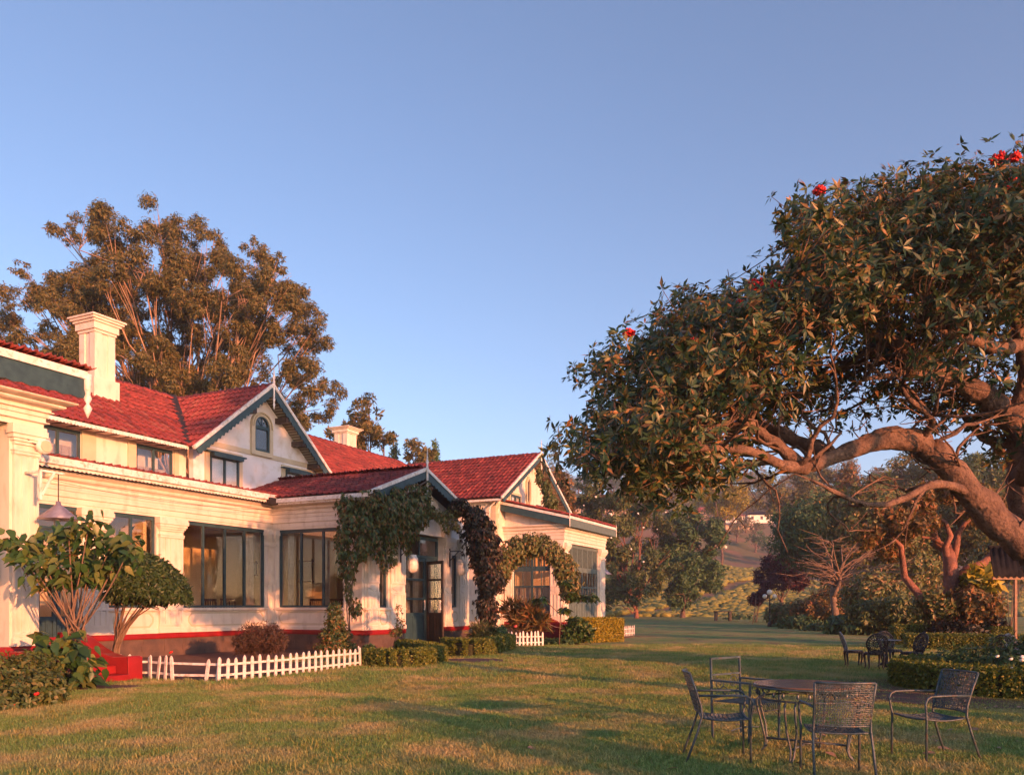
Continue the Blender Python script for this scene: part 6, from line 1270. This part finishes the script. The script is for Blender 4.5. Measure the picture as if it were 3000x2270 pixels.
# bare branched tree
bb0 = np.array([*gr(2442, 54), 0]); t = thing('bare_tree', 'nearly leafless pale tree with long horizontal branches', 'tree', tuple(bb0)); mb = MB()
mb.tube([at(x, y, 54)-bb0 for x, y in ((2450, 1845), (2447, 1790), (2440, 1740), (2442, 1700))], [.30, .24, .20, .15], 8); mb.tube([at(x, y, 53.6)-bb0 for x, y in ((2442, 1745), (2458, 1715), (2462, 1690))], [.16, .13, .10], 7); mb.build('trunk', 'stem', t, True)
mb = MB()
for i in range(34):
    ex, ey_ = rng.uniform(2320, 2700), rng.uniform(1560, 1720); s = at(rng.choice([2440, 2455, 2462]), rng.uniform(1675, 1725), 54); e = at(ex, ey_, 54+rng.uniform(-3, 3)); c = s*.55+e*.45; c[2] = e[2]+rng.uniform(-.3, .9); P = bez(s, c, e, 8, .05); mb.tube([p-bb0 for p in P], list(np.linspace(.06, .015, 8)), 5)
    for j in range(8):
        a = P[rng.integers(2, 8)]; b = a+np.array([np.sign(e[0]-s[0])*rng.uniform(.4, 1.6), rng.normal()*.5, rng.uniform(-.2, .6)]); mb.tube([p-bb0 for p in bez(a, (a+b)/2+rng.normal(size=3)*.08, b, 4)], [.022, .018, .014, .01], 4)
mb.build('branches', 'stem', t, True)
# gnarled tree
GB = np.array([*gr(2800, 32), 0]); t = thing('gnarled_tree', 'gnarled tree with glowing red-brown forked limbs behind the far hedge', 'tree', tuple(GB))
for pts, rs in (([(2745, 1895), (2760, 1820), (2790, 1740), (2785, 1660), (2775, 1600)], [.42, .36, .33, .26, .2]), ([(2830, 1895), (2815, 1800), (2800, 1740), (2810, 1690), (2840, 1665), (2880, 1650), (2910, 1620), (2960, 1590)], [.34, .3, .32, .22, .18, .15, .12, .08]), ([(2785, 1660), (2775, 1640), (2770, 1600), (2785, 1570), (2770, 1530), (2730, 1505)], [.2, .15, .12, .11, .08, .04]),
                ([(2785, 1665), (2800, 1610), (2808, 1560), (2830, 1530), (2870, 1510)], [.18, .13, .11, .08, .05]), ([(2780, 1620), (2745, 1590), (2725, 1530), (2715, 1480)], [.18, .16, .12, .06]), ([(2765, 1595), (2735, 1578), (2700, 1572)], [.08, .07, .04]), ([(2850, 1895), (2895, 1850), (2905, 1790), (2900, 1720)], [.13, .11, .09, .06]), ([(2760, 1830), (2700, 1750), (2650, 1690), (2640, 1600), (2600, 1560)], [.2, .17, .14, .1, .05])):
    mb = MB(); P = [at(x, y, 32+rng.uniform(-.5, .5))-GB for x, y in pts]; P[0][2] = 0 if pts[0][1] > 1880 else P[0][2]; mb.tube(P, rs, 9); mb.build('limb', 'barkred', t, True)
L = [(2690, 1480, 50), (2740, 1440, 50), (2800, 1430, 50), (2860, 1460, 45), (2650, 1540, 45), (2840, 1510, 30), (2620, 1600, 40), (2710, 1530, 35), (2930, 1500, 50), (2980, 1560, 45), (2600, 1520, 45), (2560, 1570, 40)]
P = []; N = []
for x, y, r in L:
    for k in range(9): c = at(x, y, 32+rng.uniform(-1.5, 1.5))-GB+rsph(1)[0]*r*32/2400*.7; p_, n_ = blob(34, c, (.3, .3, .22), .3); P.append(p_); N.append(n_)
P = np.concatenate(P); N = np.concatenate(N); P, N, td = rosettes(P, N, 5, .2); leaves('crown', P, N, .2, 'l_rust', t, aspect=.36, droop=.3, tipdir=td)
def shr(lab, px, py, Y, r, rz, m, n=900, size=.2, name='garden_shrub', asp=.4, k=4): shrub(name, lab, (*gr(px, Y),), [bb(px, py, Y, r, rz), bb(px-r*1200/Y, py+8, Y+.4, r*.7, rz*.8), bb(px+r*1200/Y, py+10, Y-.3, r*.7, rz*.75)], n, size, m, 8, .03, 'shrub', asp, .2, k=k)
for a in (('monstera and flowering creeper heaped at the foot of the gnarled tree', 2850, 1770, 30.8, .9, .8, 'l_rust', 1500, .19), ('yellow-green philodendron on the gnarled tree', 2870, 1700, 31, .5, .5, 'l_gold', 200, .4), ('dark undergrowth under the gnarled tree', 2800, 1850, 30.5, .9, .45, 'l_climbd', 1100, .18), ('bronze undergrowth at the left of the gnarled trunk', 2740, 1770, 31.2, .7, .6, 'l_climbr', 900, .18), ('undergrowth right of the gnarled trunk beside the canopy post', 2900, 1830, 30.4, .5, .5, 'l_climbd', 700, .17),
          ('tall dark bush between the bare tree and the gnarled tree', 2560, 1740, 47, 1.6, 1.3, 'l_climbr', 1300, .28), ('yellow-green bush in the middle of the far shrub border', 2640, 1790, 42, 1.2, 1.0, 'l_mid', 1400, .24), ('big light green bush left of the cube bushes', 2560, 1800, 43, 1.3, .9, 'l_mid', 1300, .24), ('dark spreading palm-like bush behind the lawn edge', 2500, 1830, 44, 1.3, .5, 'l_dark', 1000, .34),
          ('rust-coloured bush right of the lamp post', 2390, 1790, 56, 1.5, 1.1, 'l_rust', 1300, .28), ('orange-lit bush behind the bare tree trunk', 2430, 1770, 60, 1.5, 1.2, 'l_rust', 1200, .28), ('shadowed bush at the foot of the lamp post', 2310, 1800, 60, 1.4, 1.0, 'l_climbr', 1200, .28), ('dark low bush left of the bare tree', 2350, 1825, 55, 1.4, .5, 'l_dark', 900, .28), ('low dark bush under the tea slope', 2170, 1820, 92, 1.8, .7, 'l_dark', 900, .35),
          ('low shadowed planting at the lawn edge under the bare tree', 2450, 1838, 50, 1.8, .35, 'l_dark', 900, .26), ('tall shrub below the white-blossomed tree', 1700, 1760, 90, 2.2, 1.8, 'l_hill', 1200, .4), ('broad brown bush against the hillside behind the gnarled tree', 2640, 1660, 60, 2.6, 2.2, 'l_climbr', 2000, .34), ('leafy bush behind the bare branches', 2500, 1640, 66, 3., 2.4, 'l_hill', 2200, .36), ('mottled bush below the big tree limb', 2400, 1560, 70, 3.6, 3.6, 'l_dark', 3800, .36), ('tall mottled bush under the low limb of the big tree', 2560, 1530, 60, 3.3, 3.6, 'l_climbr', 3800, .34), ('tall dark bushy mass under the big limb at the far right', 2900, 1540, 60, 3.2, 3.2, 'l_hill', 3000, .36), ('high leafy mass left of the gnarled tree top', 2680, 1560, 66, 3.2, 4.2, 'l_hill', 3600, .36),
          ('shadowed thicket right of the gnarled tree', 2960, 1640, 48, 1.9, 1.5, 'l_hill', 1200, .3)):
    shr(*a)
tree('tall_tree', 'tall umbrella-crowned tree behind the camera to the right', (16.5, -.5, 0), [(14.0, 1.6, 13.4, 1.7), (15.5, .4, 13.9, 1.8), (17.2, -.9, 13.6, 1.8), (16.0, 1.2, 12.6, 1.5), (18.6, -2.2, 13.0, 1.6), (14.8, -.2, 12.8, 1.5), (16.8, -.4, 14.9, 1.4)], .3, .22, 150, 'l_big', k=5, forks=.1)
tree('added_shade_tree', 'broad low unseen tree added at the far right behind the camera to shade the chairs', (27.5, -3.5, 0), [(27, -3, 4.2, 2.4), (25.5, -1.8, 3.2, 1.8), (28.8, -4.8, 3.4, 2.0), (27.6, -2.2, 2.0, 1.8), (25.4, -4.0, 2.4, 1.8), (29.2, -2.6, 2.6, 1.8)], .3, .22, 130, 'l_mid', k=5, forks=.1)  # added out of view so the cast iron chairs fall in shade
for i in range(13):
    wv = -11+i*1.9; px_, py_ = 15+.777*wv, -6.5+.629*wv; hh = rng.uniform(2.0, 3.5); shrub('added_shade_shrub', 'leafy shrub in an unseen row added behind the camera to shade the lawn', (px_, py_), [(px_, py_, hh*.5, 1.1, 1.0, hh*.5)], 750, .22, 'l_mid', 6, .03, 'shrub', grp='shade shrubs added behind the camera')  # row added out of view to keep the low sun off the lawn
# ------------------------------------------------------------------ lamp post, pole, canopy, bench
x, y = gr(2255, 60); t = thing('lamp_post', 'black lamp post with three frosted globes at the lawn edge', 'lamp post', (x, y, 0)); mb = MB(); mb.lathe([(.16, 0), (.16, .25), (.09, .35), (.06, .5), (.05, 1.9), (.09, 1.95), (.05, 2.0), (.04, 2.35)], (0, 0, 0), 10)
for s in (-1, 1): mb.tube([(0, 0, 1.95), (s*.2, 0, 1.88), (s*.35, 0, 1.95), (s*.35, 0, 2.05)], .025, 6)
mb.build('post', 'castiron', t, True)
for dx, z, r in ((0, 2.52, .20), (-.36, 2.22, .165), (.36, 2.22, .165)): mb = MB(); mb.lathe([(r*math.sin(a), -r*math.cos(a)) for a in np.linspace(.15, math.pi-.01, 12)], (dx, 0, z), 16); mb.build('globe', 'globe', t, True)
t = thing('leaning_pole', 'thin leaning wooden pole left of the lamp post', 'pole', (*gr(2205, 68), 0)); mb = MB(); mb.tube([(0, 0, 0), (.18, 0, 1.2), (.30, 0, 2.4)], [.035, .03, .02], 6); mb.build('pole', 'stem', t, True)
t = thing('stone_bench', 'low dark stone bench at the far edge of the lawn', 'bench', (*gr(2118, 82), 0)); mb = MB(); mb.box(-.9, .9, -.3, .3, .9, 1.0); mb.build('seat', 'castiron', t)
for s in (-1, 1): mb = MB(); mb.box(s*.7-.12, s*.7+.12, -.25, .25, 0, .899); mb.build('leg', 'castiron', t)
t = thing('garden_canopy', 'corrugated canopy with tree shade put into its dark colour, on red-brown posts at the right edge', 'canopy', (14.1, 24.0, 0)); mb = MB(); n = 60; P = [(i*.05, .035*math.cos(i*2*math.pi*.05/.17)) for i in range(n)]; vs = []
for (y_, z_) in ((0, 2.40), (.22, 3.25)):
    for dz in (0, -.012): vs += [(a, y_, z_+b+dz) for a, b in P]
fs = []
for i in range(n-1): fs += [(i, i+1, 2*n+i+1, 2*n+i), (n+i+1, n+i, 3*n+i, 3*n+i+1), (i+1, i, n+i, n+i+1), (2*n+i, 2*n+i+1, 3*n+i+1, 3*n+i)]
fs += [(0, 2*n, 3*n, n), (n-1, 2*n-1, 4*n-1, 3*n-1)]; mb.add(vs, fs); mb.build('corrugated_sheet', 'corr', t, True)
mb = MB(); mb.box(0, 2.9, .23, .27, 3.2, 3.32); mb.build('ridge_board', 'corr', t); mb = MB(); mb.bar((.05, .14, 2.36), (2.9, .14, 2.36), .06, .09); mb.build('beam', 'wood', t)
for x_ in (.72, 2.7): mb = MB(); mb.box(x_, x_+.07, .14, .21, 0, 2.33); mb.build('post', 'wood', t)
# ------------------------------------------------------------------ tea slope and far hillside
q = np.random.default_rng(9); X = []; Y = []
for yy in np.arange(113, 222, 1.45):
    xs = np.arange(-6, 92, 1.3); X.append(xs+q.normal(size=len(xs))*.3+(yy*.7) % 1.3); Y.append(yy+.9*np.sin(xs*.09+yy*.03)+q.normal(size=len(xs))*.22)
X = np.concatenate(X); Y = np.concatenate(Y); k = (noise2(X, Y, .12, 2) > -.42) & (X/Y > .06) & (X/Y < .66) & ~((np.abs((X-.62*(Y-110)-14)) < 2.0)) & (Y < 212+6*np.sin(X*.1)) ; X = X[k]; Y = Y[k]; n = len(X)
V, F = ICO2; sz = q.uniform(.55, .85, n)[:, None, None]; D = 1+.18*q.normal(size=(n, len(V), 1)); Vv = (V[None]*D*sz*np.array([1.15, 1.0, .62])+np.stack([X, Y, hz(X, Y)+.25], 1)[:, None]).reshape(-1, 3); Ff = (F[None]+(np.arange(n)*len(V))[:, None, None]).reshape(-1, 3)
M['tea'] = mat('tea_bush_foliage', (.12, .13, .03), .8, attr=[(0, (.10, .13, .025)), (.6, (.19, .20, .04)), (1, (.28, .25, .055))], bump=.6, bscale=6)
o = npmesh('tea_bushes', Vv, Ff, 'tea', None, np.repeat(q.random(n), len(F))*.7+.3*q.random(n*len(F)), False); o['kind'] = 'stuff'
# far trees: a handful of kinds, copied as separate trees
def fartree(kind, lm, h, w, label):
    c = []
    for i in range(7 if kind != 'tall' else 8):
        if kind == 'tall': z = h*(.3+.65*i/7); r = w*(1-.55*i/8)*.6; c.append((q.normal()*.3, q.normal()*.3, z, max(.6, r), 1.))
        else: a = i*2.4; c.append((math.cos(a)*w*.5, math.sin(a)*w*.5, h*(.5+.35*q.random()), w*.42, .8))
    return tree('hillside_tree', label, (0, 0, 0), c, .22+.01*h, .55, 16, lm, 'bark', group='trees scattered over the far hillside', k=4, twig=1)
protos = [fartree('round', 'l_hill', 8, 3.2, ''), fartree('round', 'l_dark', 7, 3., ''), fartree('tall', 'l_hill', 13, 3.4, ''), fartree('tall', 'l_dark', 15, 3., ''), fartree('round', 'l_rust', 6, 2.6, '')]
kinds = ['round olive tree on the far hillside', 'round dark green tree on the far hillside', 'tall olive tree standing on the far hillside', 'tall dark evergreen on the far hillside', 'low rusty-brown tree on the far hillside']
for p_, lab in zip(protos, kinds): p_['label'] = lab
used = set(); placed = []
def place_far(k, X_, Y_, s):
    if k in used: o = copy_tree(protos[k])
    else: o = protos[k]; used.add(k)
    px = 1500+2400*X_/Y_
    sec = 'behind the blossoming tree' if px < 1900 else 'behind the dark tree' if px < 2060 else 'around the red-roofed verandah house' if px < 2220 else 'behind the purple tree' if px < 2360 else 'behind the bare tree' if px < 2560 else 'left of the gnarled tree' if px < 2740 else 'behind the gnarled tree' if px < 2900 else 'by the right edge'
    band = 'among the tea rows' if Y_ < 180 else 'just above the tea slope' if Y_ < 270 else 'halfway up the far hill' if Y_ < 350 else 'high on the far hill' if Y_ < 450 else 'on the skyline'
    o['label'] = kinds[k].replace(' on the far hillside', '').replace(' standing', '')+' '+band+', '+sec
    o.location = (X_, Y_, float(hz(X_, Y_))-.2); o.scale = (s, s, s*q.uniform(.9, 1.15)); o.rotation_euler.z = q.uniform(0, 6.28)
for X_, Y_, k, s in ((.26*290, 290, 2, 1.1), (.24*300, 300, 2, 1.2), (.275*285, 285, 2, 1.0), (.2*240, 240, 4, 1.), (.33*235, 235, 0, 1.), (.36*240, 240, 4, 1.3)): place_far(k, X_, Y_, s)
tries = 0
while len(placed) < 285 and tries < 12000:
    tries += 1; Y_ = 222+330*q.random()**.8; X_ = Y_*q.uniform(.03, .66)
    dens = .9 if Y_ > 330 else (.8 if Y_ > 250 else .5)
    if q.random() > dens or any((X_-a)**2+(Y_-b)**2 < 30 for a, b in placed): continue
    if 296 < Y_ < 332 and .2 < X_/Y_ < .33: continue
    placed.append((X_, Y_)); k = int(q.choice(5, p=[.42, .24, .06, .04, .24])); place_far(k, X_, Y_, q.uniform(.9, 1.5)*(1.5 if Y_ > 400 else (1.15 if Y_ > 330 else .9)))
for i in range(60):
    Y_ = q.uniform(118, 175); X_ = Y_*q.uniform(.40, .66); place_far(int(q.choice([0, 1, 4])), X_, Y_, q.uniform(.4, .62))
def far_house(label, px, Y, w, d, h, rh, wall='houseor', roof='houserd', rz=0):
    X_ = (px-1500)/2400*Y; t = thing('hillside_house', label, 'house', (X_, Y, float(hz(X_, Y))), rz); mb = MB(); mb.box(-w/2, w/2, -d/2, d/2, -2, h); mb.build('wall', wall, t)
    mb = MB(); o = .5; mb.add([(-w/2-o, -d/2-o, h), (w/2+o, -d/2-o, h), (w/2+o, d/2+o, h), (-w/2-o, d/2+o, h), (-w/2+d/2, 0, h+rh), (w/2-d/2, 0, h+rh)], [(0, 1, 5, 4), (1, 2, 5), (2, 3, 4, 5), (3, 0, 4), (3, 2, 1, 0)]); mb.build('roof', roof, t)
    n_ = max(2, int(w/3))
    for i in range(n_): x = -w/2+w*(i+.5)/n_; mb = MB(); mb.box(x-.5, x+.5, -d/2-.05, -d/2+.02, h*.3, h*.8); mb.build('window', 'far_dark', t)
far_house('red-roofed verandah house highest on the tea slope, in front of the lit tree', 2135, 318, 10, 7, 3., 2.2, 'fl_white', rz=.15); far_house('wide house with red hipped roof left of the verandah house', 2065, 322, 12, 8, 3.4, 2.4, rz=-.1); far_house('small ochre house half hidden behind the dark tree', 1985, 316, 8, 6, 3.2, 1.8)
far_house('pinkish house showing through the white-blossomed tree', 1720, 360, 16, 9, 6, 2.5, rz=.1); far_house('grey-roofed low house right of the verandah house', 2225, 325, 11, 6, 2.6, 1.6, 'fl_white', 'corr'); far_house('small bright red house at the right under the gnarled tree limbs', 2895, 250, 6, 5, 3, 1.5, 'houserd'); far_house('long ochre terrace below the verandah house', 2150, 300, 14, 4, 1.6, .8, 'houseor', 'houseor'); far_house('ochre cottage left behind the blossoms', 1800, 340, 9, 7, 3.5, 2.2)
# van on the hill road
X_ = (2108-1500)/2400*262; t = thing('parked_van', 'small cream van parked on the hillside road', 'van', (X_, 262, float(hz(X_, 262))+.0), R(8)); mb = MB(); mb.prism([(-2.2, .35), (2.2, .35), (2.25, 1.0), (1.7, 1.15), (1.2, 1.95), (-2.1, 1.95), (-2.25, 1.2)], 'y', -.85, .85); mb.build('body', 'van', t, bevel=.08)
mb = MB(); mb.prism([(-1.9, 1.2), (1.5, 1.2), (1.1, 1.8), (-1.9, 1.8)], 'y', -.87, .87); mb.build('window', 'far_dark', t)
for sx in (-1.4, 1.4):
    for sy in (-1, 1): mb = MB(); mb.tube([(sx, sy*.7, .35), (sx, sy*.9, .35)], [.35, .35], 14); mb.build('wheel', 'castiron', t)
# utility poles and lines
for i, (px, Y) in enumerate(((2178, 315), (2270, 330))):
    X_ = (px-1500)/2400*Y; t = thing('utility_pole', ['utility pole behind the verandah house', 'utility pole further right on the hill road'][i], 'pole', (X_, Y, float(hz(X_, Y)))); mb = MB(); mb.tube([(0, 0, -1), (0, 0, 8)], .12, 6); mb.build('pole', 'darkwood', t); mb = MB(); mb.box(-1, 1, -.05, .05, 7.3, 7.45); mb.build('crossarm', 'darkwood', t)

# ------------------------------------------------------------------ haze
hz_m = bpy.data.materials.new('air_haze'); hz_m.use_nodes = True; hn = hz_m.node_tree; hn.nodes.remove(hn.nodes['Principled BSDF']); pv = hn.nodes.new('ShaderNodeVolumePrincipled'); pv.inputs['Color'].default_value = (.80, .86, 1, 1); pv.inputs['Density'].default_value = .0005; pv.inputs['Anisotropy'].default_value = .1
hn.links.new(pv.outputs[0], hn.nodes['Material Output'].inputs['Volume'])
mb = MB(); mb.box(-760, 760, -160, 760, -3, 95); o = mb.build('haze', 'white'); o.data.materials.clear(); o.data.materials.append(hz_m); o['kind'] = 'stuff'; o.display_type = 'WIRE'
